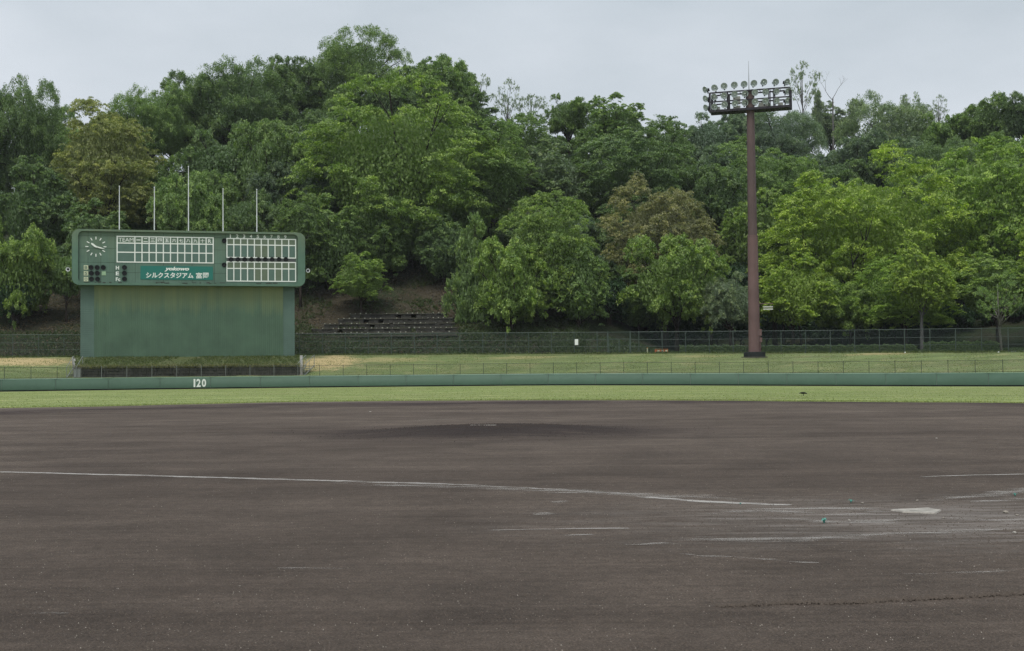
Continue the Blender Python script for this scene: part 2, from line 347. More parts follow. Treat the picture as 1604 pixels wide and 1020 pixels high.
# ---------------------------------------------------------------- helpers
def tag(o, label=None, cat=None, group=None, kind=None):
    if label: o['label'] = label
    if cat: o['category'] = cat
    if group: o['group'] = group
    if kind: o['kind'] = kind
    return o
def empty(name, loc=(0, 0, 0), rz=0, **k):
    o = bpy.data.objects.new(name, None); col.objects.link(o); o.location = loc; o.rotation_euler = (0, 0, rz); o.empty_display_size = .2
    return tag(o, **k)
def link(name, me, mat, parent=None, loc=(0, 0, 0), rot=(0, 0, 0), scale=(1, 1, 1), **k):
    o = bpy.data.objects.new(name, me); col.objects.link(o)
    if mat is not None and not me.materials: me.materials.append(mat)
    o.location = loc; o.rotation_euler = rot; o.scale = scale
    if parent is not None: o.parent = parent
    return tag(o, **k)
class MB:
    def __init__(s): s.v = []; s.f = []; s.uv = None
    def quad(s, a, b, c, d):
        n = len(s.v); s.v += [tuple(a), tuple(b), tuple(c), tuple(d)]; s.f.append((n, n + 1, n + 2, n + 3)); return s
    def box(s, x0, x1, y0, y1, z0, z1):
        n = len(s.v)
        s.v += [(x0, y0, z0), (x1, y0, z0), (x1, y1, z0), (x0, y1, z0), (x0, y0, z1), (x1, y0, z1), (x1, y1, z1), (x0, y1, z1)]
        for q in ((0, 3, 2, 1), (4, 5, 6, 7), (0, 1, 5, 4), (1, 2, 6, 5), (2, 3, 7, 6), (3, 0, 4, 7)): s.f.append(tuple(n + i for i in q))
        return s
    def cbox(s, c, sx, sy, sz): return s.box(c[0] - sx / 2, c[0] + sx / 2, c[1] - sy / 2, c[1] + sy / 2, c[2] - sz / 2, c[2] + sz / 2)
    def tube(s, pts, rad, n=8, caps=True):
        pts = [Vector(p) for p in pts]
        if isinstance(rad, (int, float)): rad = [rad] * len(pts)
        st = len(s.v); prev = None
        for i, p in enumerate(pts):
            d = (pts[min(i + 1, len(pts) - 1)] - pts[max(i - 1, 0)]).normalized()
            if prev is None: a = d.orthogonal().normalized()
            else: a = (prev - d * prev.dot(d)).normalized()
            prev = a; b = d.cross(a)
            for k in range(n):
                t = 2 * math.pi * k / n; s.v.append(tuple(p + (a * math.cos(t) + b * math.sin(t)) * rad[i]))
        for i in range(len(pts) - 1):
            for k in range(n):
                q = st + i * n; s.f.append((q + k, q + (k + 1) % n, q + n + (k + 1) % n, q + n + k))
        if caps:
            s.f.append(tuple(st + k for k in range(n))[::-1]); q = st + (len(pts) - 1) * n; s.f.append(tuple(q + k for k in range(n)))
        return s
    def lathe(s, prof, n=16, ax='z'):
        st = len(s.v)
        for r, h in prof:
            for k in range(n):
                t = 2 * math.pi * k / n; x, y = r * math.cos(t), r * math.sin(t)
                s.v.append((x, y, h) if ax == 'z' else (x, h, y))
        for i in range(len(prof) - 1):
            for k in range(n):
                q = st + i * n; s.f.append((q + k, q + (k + 1) % n, q + n + (k + 1) % n, q + n + k))
        return s
    def mesh(s, name, smooth_=False):
        me = bpy.data.meshes.new(name); me.from_pydata(s.v, [], s.f)
        bm = bmesh.new(); bm.from_mesh(me); bmesh.ops.recalc_face_normals(bm, faces=bm.faces); bm.to_mesh(me); bm.free()
        if smooth_: me.shade_smooth()
        return me
    def build(s, name, mat, parent=None, smooth_=False, **k):
        return link(name, s.mesh(name, smooth_), mat, parent, **k)
def grid_mesh(name, P, smooth_=True):
    """P: (n,m,3) array"""
    n, m = P.shape[:2]; me = bpy.data.meshes.new(name)
    idx = np.arange(n * m).reshape(n, m)
    q = np.stack([idx[:-1, :-1], idx[1:, :-1], idx[1:, 1:], idx[:-1, 1:]], -1).reshape(-1, 4)
    fast(me, P.reshape(-1, 3), q)
    if smooth_: me.shade_smooth()
    return me
def fast(me, V, Fq):
    V = np.asarray(V, dtype=np.float32); Fq = np.asarray(Fq, dtype=np.int32); k = Fq.shape[1]
    me.vertices.add(len(V)); me.vertices.foreach_set('co', V.ravel())
    me.loops.add(Fq.size); me.loops.foreach_set('vertex_index', Fq.ravel())
    me.polygons.add(len(Fq)); me.polygons.foreach_set('loop_start', np.arange(0, Fq.size, k, dtype=np.int32))
    me.update(calc_edges=True); me.validate()

# ---------------------------------------------------------------- ground sheets
gm = MB(); gm.quad((-400, -55, -.35), (400, -55, -.35), (400, 415, -.35), (-400, 415, -.35))
gm.build('ground', M['base_ground'], kind='structure')
edge_px = [(0, 639.5), (150, 637), (300, 633.5), (440, 630.2), (640, 628), (840, 627), (1000, 627), (1304, 629.5), (1604, 631.5)]
epts = [ground_pt(u, v) for u, v in edge_px]
ea = np.array([math.atan2(p.x - MOUND.x, p.y - MOUND.y) for p in epts]); er = np.array([math.hypot(p.x - MOUND.x, p.y - MOUND.y) for p in epts])
ea = np.concatenate([[-2.2, -1.4], ea, [1.5, 2.2]]); er = np.concatenate([[46, 37], er, [32, 40]])
def arcR(a): return float(np.interp(a, ea, er)) + .10 * math.sin(a * 37) + .06 * math.sin(a * 91 + 1) + .05 * math.sin(a * 263)
def mound_h(r):
    return .15 * (1 - smooth((r - .8) / 3.3))
NA = 720
angs = np.linspace(-math.pi, math.pi, NA + 1)
rs = np.concatenate([np.linspace(0.02, 4.4, 23), [5, 6, 8, 11, 15, 20, 26]])
P = np.zeros((len(rs) + 1, NA + 1, 3))
for j, a in enumerate(angs):
    Rb = arcR(a) if abs(a) <= 2.2 else 46 + 30 * smooth((abs(a) - 2.2) / .6)
    rr_ = list(rs * 1.0) + [Rb + .03]
    for i, r in enumerate(rr_):
        x = MOUND.x + .3 + r * math.sin(a) if i < len(rs) else MOUND.x + r * math.sin(a)
        y = MOUND.y + r * math.cos(a)
        lump = .012 * math.sin(x * 3.1 + 2 * math.sin(y * 1.3)) * math.sin(y * 2.7) if r < 4.4 else 0
        P[i, j] = (x, y, zfield(x, y) + mound_h(r) + lump * (mound_h(r) > 0.001))
infield = link('infield', grid_mesh('infield', P), M['dirt'], kind='structure')
# outfield turf from the dirt edge to the foot of the wall
angs2 = np.linspace(-2.2, 2.2, 1200)
def ray_wall(a):
    lo, hi = 30, 300
    for _ in range(40):
        mid = (lo + hi) / 2; x = MOUND.x + mid * math.sin(a) - HOME.x; y = MOUND.y + mid * math.cos(a) - HOME.y
        th = math.atan2(x, y) - AX; k = abs(math.degrees(th)) / 45; rw = 120 - 22 * min(k, 1.6) ** 1.6
        if math.hypot(x, y) < rw: lo = mid
        else: hi = mid
    return lo
P = np.zeros((16, len(angs2), 3))
for j, a in enumerate(angs2):
    r0 = arcR(a); r1 = ray_wall(a) + .1
    for i in range(16):
        t = (i / 15) ** 1.3; r = r0 + (r1 - r0) * t; x = MOUND.x + r * math.sin(a); y = MOUND.y + r * math.cos(a)
        P[i, j] = (x, y, zfield(x, y) + (.018 if i else -.02) + (0.012 if i else 0))
link('outfield_grass', grid_mesh('outfield_grass', P), M['grass'], kind='structure')

# ---------------------------------------------------------------- outfield wall with the low fence on it
ths = np.radians(np.linspace(-60, 60, 481))
def strip(fn0, fn1, ths_):
    A = np.array([fn0(t) for t in ths_]); B = np.array([fn1(t) for t in ths_]); return np.stack([A, B], 0)
def wp(t, off, z):
    x, y = wall_pt(t); dx, dy = x - HOME.x, y - HOME.y; L = math.hypot(dx, dy); return (x + dx / L * off, y + dy / L * off, zfield(x, y) + z)
wall = empty('outfield_wall', (*wall_pt(0), 0), label='long low green padded outfield wall marked 120 around the field', cat='wall')
winv = Matrix.Translation(-wall.location)
def prof_sweep(name, prof, ths_, mat, parent, closed=True, base=wp):
    P = np.array([[base(t, o, z) for t in ths_] for (o, z) in (prof + [prof[0]] if closed else prof)])
    me = grid_mesh(name, P, False); me.transform(Matrix.Translation(-parent.location)); return link(name, me, mat, parent)
# padding panels, one by one
seg = np.radians(2.4 / 118 * 57.3)
t = R(-58); 
pad_ths = []
while t < R(58): pad_ths.append(t); t += seg * 2
for t0 in pad_ths:
    tt = [t0 + .00012, t0 + seg * 2 - .00012]
    prof_sweep('padding_panel', [(0, .15), (0, WALLH - .07), (.10, WALLH - .07), (.10, .15)], tt, M['wall'], wall)
prof_sweep('backing', [(.10, 0), (.10, WALLH - .075), (.30, WALLH - .075), (.30, -.3)], ths, M['concrete'], wall)
prof_sweep('base_gap_shade', [(.035, -.05), (.035, .145), (.098, .145), (.098, -.05)], ths, M['rubber'], wall)  # near-black strip painted as the shade in the gap under the padding
prof_sweep('cap_rail', [(-.02, WALLH - .065), (-.02, WALLH - .02), (.32, WALLH - .02), (.32, WALLH - .065)], ths, M['wallcap'], wall)
# gravel-pale line of bare edge along the wall foot
P = np.array([[wp(t, -.9 - .1 * math.sin(t * 90), .0335) for t in ths], [wp(t, -.05, .0345) for t in ths]])
link('warning_strip', grid_mesh('warning_strip', P), mat_grass('foot_strip', (.19, .21, .12), (.235, .26, .15), (.21, .23, .13)), kind='structure')

def fence_run(name, pts, h, post_r, mats, rails, label, cat, post_every, group=None, mesh_mat=None, z_extra=0):
    """pts: dense polyline of (x,y,z)"""
    root = empty(name, pts[0], label=label, cat=cat, group=group)
    O = Vector(pts[0]); L = [0.0]
    for a, b in zip(pts, pts[1:]): L.append(L[-1] + math.hypot(b[0] - a[0], b[1] - a[1]))
    pa = np.array(pts); La = np.array(L)
    def at(s): return Vector([np.interp(s, La, pa[:, k]) for k in range(3)])
    pm = MB().tube([(0, 0, -.1), (0, 0, h + .03)], post_r, 6).lathe([(post_r * 1.25, h + .03), (post_r * 1.1, h + .06), (.001, h + .08)], 6).mesh('post')
    pm.materials.append(mats[0])
    s = post_every * .37
    while s < L[-1]:
        link('post', pm, None, root, loc=at(s) - O); s += post_every
    for zr, rr_ in rails:
        MB().tube([Vector(p) - O + Vector((0, 0, zr)) for p in pts], rr_, 5).build('rail', mats[1], root)
    Pm = np.array([[tuple(Vector(p) - O + Vector((0, 0, .05))) for p in pts], [tuple(Vector(p) - O + Vector((0, 0, h - .02))) for p in pts]])
    me = grid_mesh('chain_link', Pm, False); uvl = me.uv_layers.new(name='UVMap')
    n = len(pts); co = np.zeros((n * 2, 2)); co[:n, 0] = La; co[n:, 0] = La; co[n:, 1] = h
    li = np.zeros(len(me.loops), dtype=np.int32); me.loops.foreach_get('vertex_index', li)
    uvl.data.foreach_set('uv', co[li].astype(np.float32).ravel())
    link('chain_link', me, mesh_mat, root)
    return root, at, L[-1], O
ftop = lambda t: wp(t, .16, WALLH - .02)
def th_of_u(u):
    best = min(ths, key=lambda t: abs((wall_pt(t)[0] / wall_pt(t)[1]) - (u - CX) / F)); return best
tA, tB = th_of_u(104), th_of_u(486)
segs = [('low dark mesh fence on top of the wall left of the scoreboard', R(-40), tA, M['fencedark']),
        ('low mesh fence with pale posts on the wall directly below the scoreboard', tA, tB, M['fencegrey']),
        ('long low dark mesh fence on top of the wall right of the scoreboard', tB, R(52), M['fencedark'])]
for lab, a, b, mt in segs:
    pts = [ftop(t) for t in np.linspace(a, b, max(8, int((b - a) / .006)))]
    fence_run('low_fence', pts, 1.05, .024, (mt, M['fencedark']), [(1.05, .016), (.06, .016)], lab, 'fence', 2.38, 'mesh fences on the outfield wall', M['chain_low'])

# ---------------------------------------------------------------- bank, terrain
ss = np.linspace(-.62, .62, 400); NT = 26
P = np.zeros((NT, len(ss), 3))
for j, s in enumerate(ss):
    y0 = w_y(s) + .34; y1 = uf_y(s) + 2.2
    for i in range(NT):
        y = y0 + (y1 - y0) * i / (NT - 1); x = s * y
        z = zbank(x, y) if y < uf_y(s) else uf_z(s)
        P[i, j] = (x, y, z + .05 * math.sin(x * .9 + y) * math.sin(y * 1.3) * (0 < i < NT - 3))
link('grass_bank', grid_mesh('grass_bank', P), M['bankgrass'], kind='structure')
ys = np.concatenate([np.linspace(1.9, 40, 60), np.linspace(42, 230, 40)]); ss2 = np.linspace(-.75, .75, 240)
P = np.zeros((len(ys), len(ss2), 3))
for j, s in enumerate(ss2):
    for i, d in enumerate(ys):
        y = uf_y(s) + d; x = s * y
        P[i, j] = (x, y, terr(s, y) - (.03 if d < 2.5 else 0) + (.12 * math.sin(x * 1.7 + math.sin(y)) * math.sin(y * 1.1 + x * .4) if d > 4 else 0))
link('hillside', grid_mesh('hillside', P), M['hill'], kind='structure')

# ---------------------------------------------------------------- upper fence
uf_pts = []
for s in np.linspace(-.55, .55, 140): y = uf_y(s); uf_pts.append((s * y, y, uf_z(s) - .02))
s1, s2_, s3 = (118 - CX) / F, (952 - CX) / F, (987 - CX) / F
def uf_seg(a, b, n): 
    return [(s * uf_y(s), uf_y(s), uf_z(s) - .02) for s in np.linspace(a, b, n)]
runs = [(-.55, s1 + .01, 'tall mesh fence at the forest edge left of the scoreboard'), ((455 - CX) / F, s2_, 'tall dark mesh fence below the stepped terrace, up to the gate'), (s3, .55, 'tall mesh fence right of the gate, running behind the light tower')]
for a, b, lab in runs:
    fence_run('tall_fence', uf_seg(a, b, max(10, int((b - a) * 130))), 2.5, .045, (M['fencegreen'], M['fencegreen']), [(2.5, .03), (1.62, .018), (.85, .018), (.06, .018)], lab, 'fence', 2.66, 'tall mesh fences at the forest edge', M['chain_up'])
ga = Vector((s2_ * uf_y(s2_), uf_y(s2_), uf_z(s2_))); gb = Vector((s3 * uf_y(s3), uf_y(s3), uf_z(s3))); gd = gb - ga; gw = gd.length
gate = empty('mesh_gate', ga, math.atan2(gd.y, gd.x), label='dark mesh double gate with thick posts in the tall fence', cat='gate')
for x in (0.0, gw): MB().box(x - .06, x + .06, -.06, .06, 0, 2.55).build('gate_post', M['fencegreen'], gate)
for x0, x1 in ((.1, gw / 2 - .02), (gw / 2 + .02, gw - .1)):
    b = MB(); b.box(x0, x0 + .05, -.025, .025, .06, 1.7).box(x1 - .05, x1, -.025, .025, .06, 1.7).box(x0 + .05, x1 - .05, -.025, .025, 1.64, 1.7).box(x0 + .05, x1 - .05, -.025, .025, .06, .12).box(x0 + .05, x1 - .05, -.02, .02, .85, .89)
    b.build('gate_leaf', M['fencegreen'], gate)
MB().box(.065, gw - .065, -.03, .03, 2.44, 2.5).build('lintel', M['fencegreen'], gate)
me = bpy.data.meshes.new('chain_link'); me.from_pydata([(.06, 0, .05), (gw - .06, 0, .05), (gw - .06, 0, 2.44), (.06, 0, 2.44)], [], [(0, 1, 2, 3)])
uvl = me.uv_layers.new(name='UVMap'); [setattr(uvl.data[i], 'uv', c) for i, c in enumerate([(0, 0), (gw, 0), (gw, 2.4), (0, 2.4)])]
link('chain_link', me, M['chain_up'], gate)
# notice on the fence
def on_uf(u, v, off=-.08):
    s = (u - CX) / F; y = uf_y(s) + off; p = atY(u, v, y); return p
p = on_uf(903, 536)
nt_ = empty('notice_board', p, 0, label='small blank white notice hung on the tall mesh fence', cat='sign')
MB().box(-.19, .19, -.02, .0, -.33, .33).build('plate', M['white'], nt_)
MB().box(-.21, .21, .0, .015, -.35, .35).build('rim', M['fencegrey'], nt_)
# orange barrier + short post behind the fence
p = on_uf(1036, 553, 1.2); p.z = uf_z((1036 - CX) / F)
br = empty('barricade', p, .1, label='low orange and white barricade standing behind the tall fence', cat='barricade')
for x in (-.72, .72):
    MB().tube([(x, -.25, 0), (x, 0, .52), (x, .25, 0)], .025, 6).build('leg', M['orange'], br)
for k in range(6):
    x0 = -.70 + k * .2333
    MB().box(x0, x0 + .2313, -.05, -.02, .26, .40).build('board', M['orange'] if k % 2 == 0 else M['cream'], br)
MB().tube([(-.72, 0, .5), (.72, 0, .5)], .022, 6).build('bar', M['orange'], br)
p = on_uf(1014, 553, .8); p.z = uf_z((1014 - CX) / F)
mk = empty('marker_post', p, label='short pale marker post left of the orange barricade', cat='post')
MB().tube([(0, 0, 0), (0, 0, .62)], .06, 8).build('shaft', M['cream'], mk); MB().lathe([(.065, .62), (.06, .67), (.001, .70)], 8).build('cap', M['orange'], mk)
for u, lab in ((1417, 'white litter scrap left on the bank crest, nearer the tower'), (1563, 'white litter scrap on the bank crest beside the pale barked tree')):
    p = on_uf(u, 552, -.5); p.z = zbank(p.x, p.y)
    b = MB(); b.v = [(-.12, -.05, 0), (.1, -.07, .02), (.13, .05, .01), (-.02, .08, .06), (-.1, .06, .02), (0, 0, .12)]; b.f = [(0, 1, 5), (1, 2, 5), (2, 3, 5), (3, 4, 5), (4, 0, 5), (0, 4, 3, 2, 1)]
    tag(b.build('litter', M['white'], loc=p + Vector((0, -.2, .04)), scale=(.8, .8, .8)), lab, 'litter')

# ---------------------------------------------------------------- scoreboard
YAW = R(14)
bn = Vector((math.sin(YAW), -math.cos(YAW), 0)); bt = Vector((math.cos(YAW), math.sin(YAW), 0))
BO = atY(294, 559, 138.8)
sb = empty('scoreboard', BO, YAW, label='large green scoreboard building with clock, inning grid and wide clad pillar', cat='scoreboard')
def L(u, v, off=0.0):               # pixel -> local (x, z) on the face plane pushed forward by off
    p = onplane(u, v, BO + bn * off, bn) - BO; return p.dot(bt), p.z
RIM = .9                            # rim front in front of pillar plane
FACE = .62
xl, zt_ = L(112.5, 358.5, RIM); xr, _ = L(478, 364, RIM); _, zb = L(295, 447.5, RIM)
zt_ = (zt_ + L(478, 364.5, RIM)[1]) / 2
def rrect(x0, x1, z0, z1, r, n=6):
    pts = []
    for cx_, cz_, a0 in ((x1 - r, z1 - r, 0), (x0 + r, z1 - r, 90), (x0 + r, z0 + r, 180), (x1 - r, z0 + r, 270)):
        for k in range(n + 1):
            a = R(a0 + 90 * k / n); pts.append((cx_ + r * math.cos(a), cz_ + r * math.sin(a)))
    return pts
outer = rrect(xl, xr, zb, zt_, .75); 
ix0, iz1 = L(122.5, 362, RIM); ix1, _ = L(466.5, 367, RIM); iz1 = (zt_ - .22); iz0 = zb + .28
inner = rrect(ix0, ix1, iz0, iz1, .45)
b = MB(); n = len(outer)
for pts, y in ((outer, 1.6), (outer, -RIM + .06), ([(x * .9985 + (xl + xr) * .00075, z) for x, z in outer], -RIM), (inner, -RIM), (inner, -FACE + .02)):
    b.v += [(x, y, z) for x, z in pts]
for k in range(4):
    for i in range(n): b.f.append((k * n + i, k * n + (i + 1) % n, (k + 1) * n + (i + 1) % n, (k + 1) * n + i))
b.f.append(tuple(range(n)))
b.build('housing', M['boardrim'], sb)
MB().box(ix0 - .05, ix1 + .05, -FACE + .03, -FACE + .12, iz0 - .05, iz1 + .05).build('face_backing', M['rubber'], sb)
# face panels
ucols = [L(u, 400, FACE)[0] for u in (124, 138, 158, 180, 212, 256, 301, 335.5, 353.5, 380, 409, 438, 465.5)]
ucols[0] = ix0 + .01; ucols[-1] = ix1 - .01
zrows = [iz0 + .01, L(150, 426.5, FACE)[1], L(150, 411, FACE)[1], L(150, 389, FACE)[1], L(150, 369.5, FACE)[1], iz1 - .01]
for i in range(len(ucols) - 1):
    for j in range(len(zrows) - 1):
        dy = random.uniform(0, .006)
        MB().box(ucols[i] + .012, ucols[i + 1] - .012, -FACE - dy, -FACE + .025, zrows[j] + .012, zrows[j + 1] - .012).build('face_panel', M['board'], sb)
SF = FACE + .012                    # everything mounted on the face starts here
def bar(x0, x1, z0, z1, mat, name='grid_line', th=.035, base=SF):
    return MB().box(min(x0, x1), max(x0, x1), -base - th, -base, min(z0, z1), max(z0, z1)).build(name, mat, sb)
def cut_grid(us, vs_, uc, w, skip_first_v=(), warm=False):
    xs = [L(u, (vs_[0] + vs_[-1]) / 2, SF)[0] for u in us]; zs = [L(uc, v, SF)[1] for v in vs_]
    for x in xs: bar(x - w / 2, x + w / 2, zs[-1] - w / 2, zs[0] + w / 2, M['white'], th=.036)
    for z in zs: bar(xs[0] + w / 2, xs[-1] - w / 2, z - w / 2, z + w / 2, M['white'], th=.030)
    for i in range(len(xs) - 1):
        for j in range(len(zs) - 1):
            if (i, j) in skip_first_v: continue
            bar(xs[i] + w / 2 + .03, xs[i + 1] - w / 2 - .01, zs[j + 1] + w / 2 + .02, zs[j] - w / 2 - .02, M['slotwarm'] if (warm and (i in (4, 5, 7) or j == 0)) else M['slot'], 'name_slot' if warm else 'score_slot', th=.012)
    return xs, zs
g1u = [183.5] + [211.3 + k * (334 - 211.3) / 11 for k in range(12)]
gx, gz = cut_grid(g1u, [371.5, 381.8, 396, 411.2], 258, .115, {(i, 0) for i in range(12)})
g2u = [355.5 + k * (463 - 355.5) / 10 for k in range(11)]
gx2, gz2 = cut_grid(g2u, [374.5, 384, 403.8], 409, .11, warm=True)
gx3, gz3 = cut_grid(g2u, [410.8, 421, 440.6], 409, .11, warm=True)
def glyphs(s, w_, h_, mat, parent, loc, rz=0.0, bold=.02, shear=0.0, ext=.012):
    """lettering as a mesh scaled to w_ x h_ metres, centred on loc, facing local -Y"""
    cd = bpy.data.curves.new('lettering', 'FONT'); cd.body = s; cd.size = 1.0; cd.offset = bold; cd.shear = shear; cd.resolution_u = 3; cd.fill_mode = 'FRONT'
    t_ = bpy.data.objects.new('lettering_curve', cd); col.objects.link(t_)
    bpy.context.view_layer.update(); me = bpy.data.meshes.new_from_object(t_.evaluated_get(bpy.context.evaluated_depsgraph_get()))
    bpy.data.objects.remove(t_); bpy.data.curves.remove(cd)
    co = np.zeros(len(me.vertices) * 3, dtype=np.float32); me.vertices.foreach_get('co', co); co = co.reshape(-1, 3)
    mn, mxx = co.min(0), co.max(0); c = (mn + mxx) / 2; sx = w_ / max(mxx[0] - mn[0], 1e-4); sy = h_ / max(mxx[1] - mn[1], 1e-4)
    if h_ is None or h_ <= 0: sy = sx
    out = np.stack([(co[:, 0] - c[0]) * sx, np.full(len(co), -ext), (co[:, 1] - c[1]) * sy], 1); me.vertices.foreach_set('co', out.astype(np.float32).ravel()); me.update(); me.name = 'lettering'
    me.materials.clear()
    return link('lettering', me, mat, parent, loc=loc, rot=(0, 0, rz))
def text(s, x, z, w_, h_, mat, base=SF, bold=.02, shear=0): return glyphs(s, w_, h_, mat, sb, (x, -base - .001, z), 0, bold, shear)
zc = (gz[0] + gz[1]) / 2
text('TEAM', (gx[0] + gx[1]) / 2, zc, 1.55, .40, M['white'], bold=.0)
for i, ch in enumerate('一二三四五六七八九十R'):
    text(ch, (gx[i + 1] + gx[i + 2]) / 2, zc, .44 if ch != 'R' else .34, .40 if ch not in '一' else .09, M['white'], bold=.022)
for i in range(9):
    text(str(i + 1), (gx2[i] + gx2[i + 1]) / 2, L(409, 370.6, SF)[1], .27 if i else .12, .40, M['white'], bold=.03)
# banner
bx0, bz1 = L(220, 416.5, SF); bx1, _ = L(333.5, 416.5, SF); bz0 = L(277, 438.3, SF)[1]
bar(bx0, bx1, bz0, bz1, M['teal'], 'banner', th=.03)
B2 = SF + .03
xx, zz = L(277, 421.8, B2); text('yokowo', xx, zz, 2.6, .52, M['white'], base=B2, bold=.045, shear=.3)
xx, zz = L(277, 431.4, B2)
x1_, x2_, x3_, x4_ = [L(q, 431, B2)[0] for q in (228.7, 303, 307, 327)]
text('シルクスタジアム', (x1_ + x2_) / 2, zz, x2_ - x1_, .60, M['white'], base=B2, bold=.028)
text('富', x3_ + (x4_ - x3_) * .235, zz, (x4_ - x3_) * .47, .64, M['white'], base=B2, bold=.014); text('岡', x3_ + (x4_ - x3_) * .765, zz, (x4_ - x3_) * .45, .62, M['white'], base=B2, bold=.014)
# clock
ck_x, ck_z = L(150.3, 386.5, SF); CR = 1.07
ck = MB().lathe([(.001, 0), (CR + .16, 0)], 28, 'y').mesh('clock_dial')
for k in range(12):
    a = R(30 * k); me = MB().box(-.048, .048, -.03, 0, CR - .30, CR).mesh('hour_mark')
    link('hour_mark', me, M['white'], sb, loc=(ck_x, -SF, ck_z), rot=(0, a, 0))
hm_ = MB(); hm_.v = [(-.07, -.05, -.15), (.07, -.05, -.15), (.10, -.05, .45), (0, -.05, .66), (-.10, -.05, .45), (-.07, -.032, -.15), (.07, -.032, -.15), (.10, -.032, .45), (0, -.032, .66), (-.10, -.032, .45)]
hm_.f = [(0, 1, 2, 3, 4), (9, 8, 7, 6, 5), (0, 5, 6, 1), (1, 6, 7, 2), (2, 7, 8, 3), (3, 8, 9, 4), (4, 9, 5, 0)]
h_ = hm_.build('hour_hand', M['white'], sb, loc=(ck_x, -SF - .0, ck_z), rot=(0, R(-53), 0))
mm_ = MB(); mm_.v = [(-.055, -.08, -.22), (.055, -.08, -.22), (.07, -.08, .5), (0, -.08, 1.0), (-.07, -.08, .5), (-.055, -.062, -.22), (.055, -.062, -.22), (.07, -.062, .5), (0, -.062, 1.0), (-.07, -.062, .5)]
mm_.f = hm_.f; mm_.build('minute_hand', M['white'], sb, loc=(ck_x, -SF, ck_z), rot=(0, R(105), 0))
MB().lathe([(.001, -.10), (.09, -.10), (.09, -.0)], 12, 'y').build('clock_hub', M['white'], sb, loc=(ck_x, -SF, ck_z))
# count lamps
lampm = MB().lathe([(.001, .0), (.20, 0), (.25, -.02), (.25, -.05), (.001, -.06)], 12, 'y').mesh('count_lamp'); lampm.materials.append(M['black'])
hoodm = MB()
for k in range(9):
    a = R(0 + k * 22.5)
    hoodm.v += [(.27 * math.cos(a), 0, .27 * math.sin(a)), (.27 * math.cos(a), -.22, .27 * math.sin(a))]
hoodm.f = [(2 * k, 2 * k + 1, 2 * k + 3, 2 * k + 2) for k in range(8)]
hoodm = hoodm.mesh('hood'); hoodm.materials.append(M['fencedark'])
def lamp(u, v):
    x, z = L(u, v, SF); o = link('count_lamp', lampm, None, sb, loc=(x, -SF, z)); link('hood', hoodm, None, o)
for u in (142.8, 152.3, 161.8): lamp(u, 419.3)
for u in (143.2, 152.5): lamp(u, 428.3)
x, z = L(162.6, 428.3, SF); bar(x - .21, x + .21, z - .21, z + .21, M['palegreen'], 'square_lamp', th=.03)
for u in (143.2, 152.9): lamp(u, 437.4)
for ch, v in (('B', 419), ('S', 428.2), ('O', 437.4)):
    x, z = L(134.7, v, SF); bar(x - .22, x + .22, z - .23, z + .23, M['cream'], 'letter_plate', th=.02)
    text(ch, x, z, .28, .32, M['board'], base=SF + .02, bold=.02)
for ch, v in (('H', 419.5), ('E', 428.5), ('Fc', 437.5)):
    x, z = L(184, v, SF); text(ch, x + (.06 if len(ch) > 1 else 0), z, .33 if len(ch) == 1 else .46, .40, M['white'], bold=.03); lamp(195, v - .3)
for v in (377.6, 415.2): lamp(351.2, v)
x0, z0 = L(355.3, 407.3, SF); x1, _ = L(463.3, 407.3, SF)
bar(x0, x1, z0 - .20, z0 + .20, M['greybar'], 'lamp_strip', th=.012)
for k in range(9): lamp(361.8 + k * 10.72, 406.8)
# drip stains / moss clumps on the lower lip
for k in range(26):
    x = random.uniform(xl + 1, xr - 1); w = random.uniform(.12, .6)
    MB().cbox((x, -RIM - .012, zb + .30 + random.uniform(-.04, .05)), w, .03, random.uniform(.04, .10)).build('moss_clump', M['mossstone'], sb)
# small round lamps on brackets at the sides of the board
for u, v, sg in ((104.5, 421.5, -1), (480.6, 423.5, 1)):
    x, z = L(u, v, RIM); x = (xl - .42) if sg < 0 else (xr + .34)
    o = MB().lathe([(.10, .32), (.20, .22), (.30, .02), (.31, -.03), (.27, -.03), (.14, .14), (.001, .17)], 16, 'y').build('side_lamp', M['steelwhite'], sb, True, loc=(x, -RIM + .45, z), rot=(0, 0, R(8 * sg)), scale=(.75, .75, .75))
    MB().lathe([(.001, -.01), (.15, .0), (.15, .10)], 12, 'y').build('lens', M['black'], o)
    MB().tube([(0, .25, 0), (-sg * .6, .25, -.05)], .035, 6).build('bracket', M['fencegrey'], o)
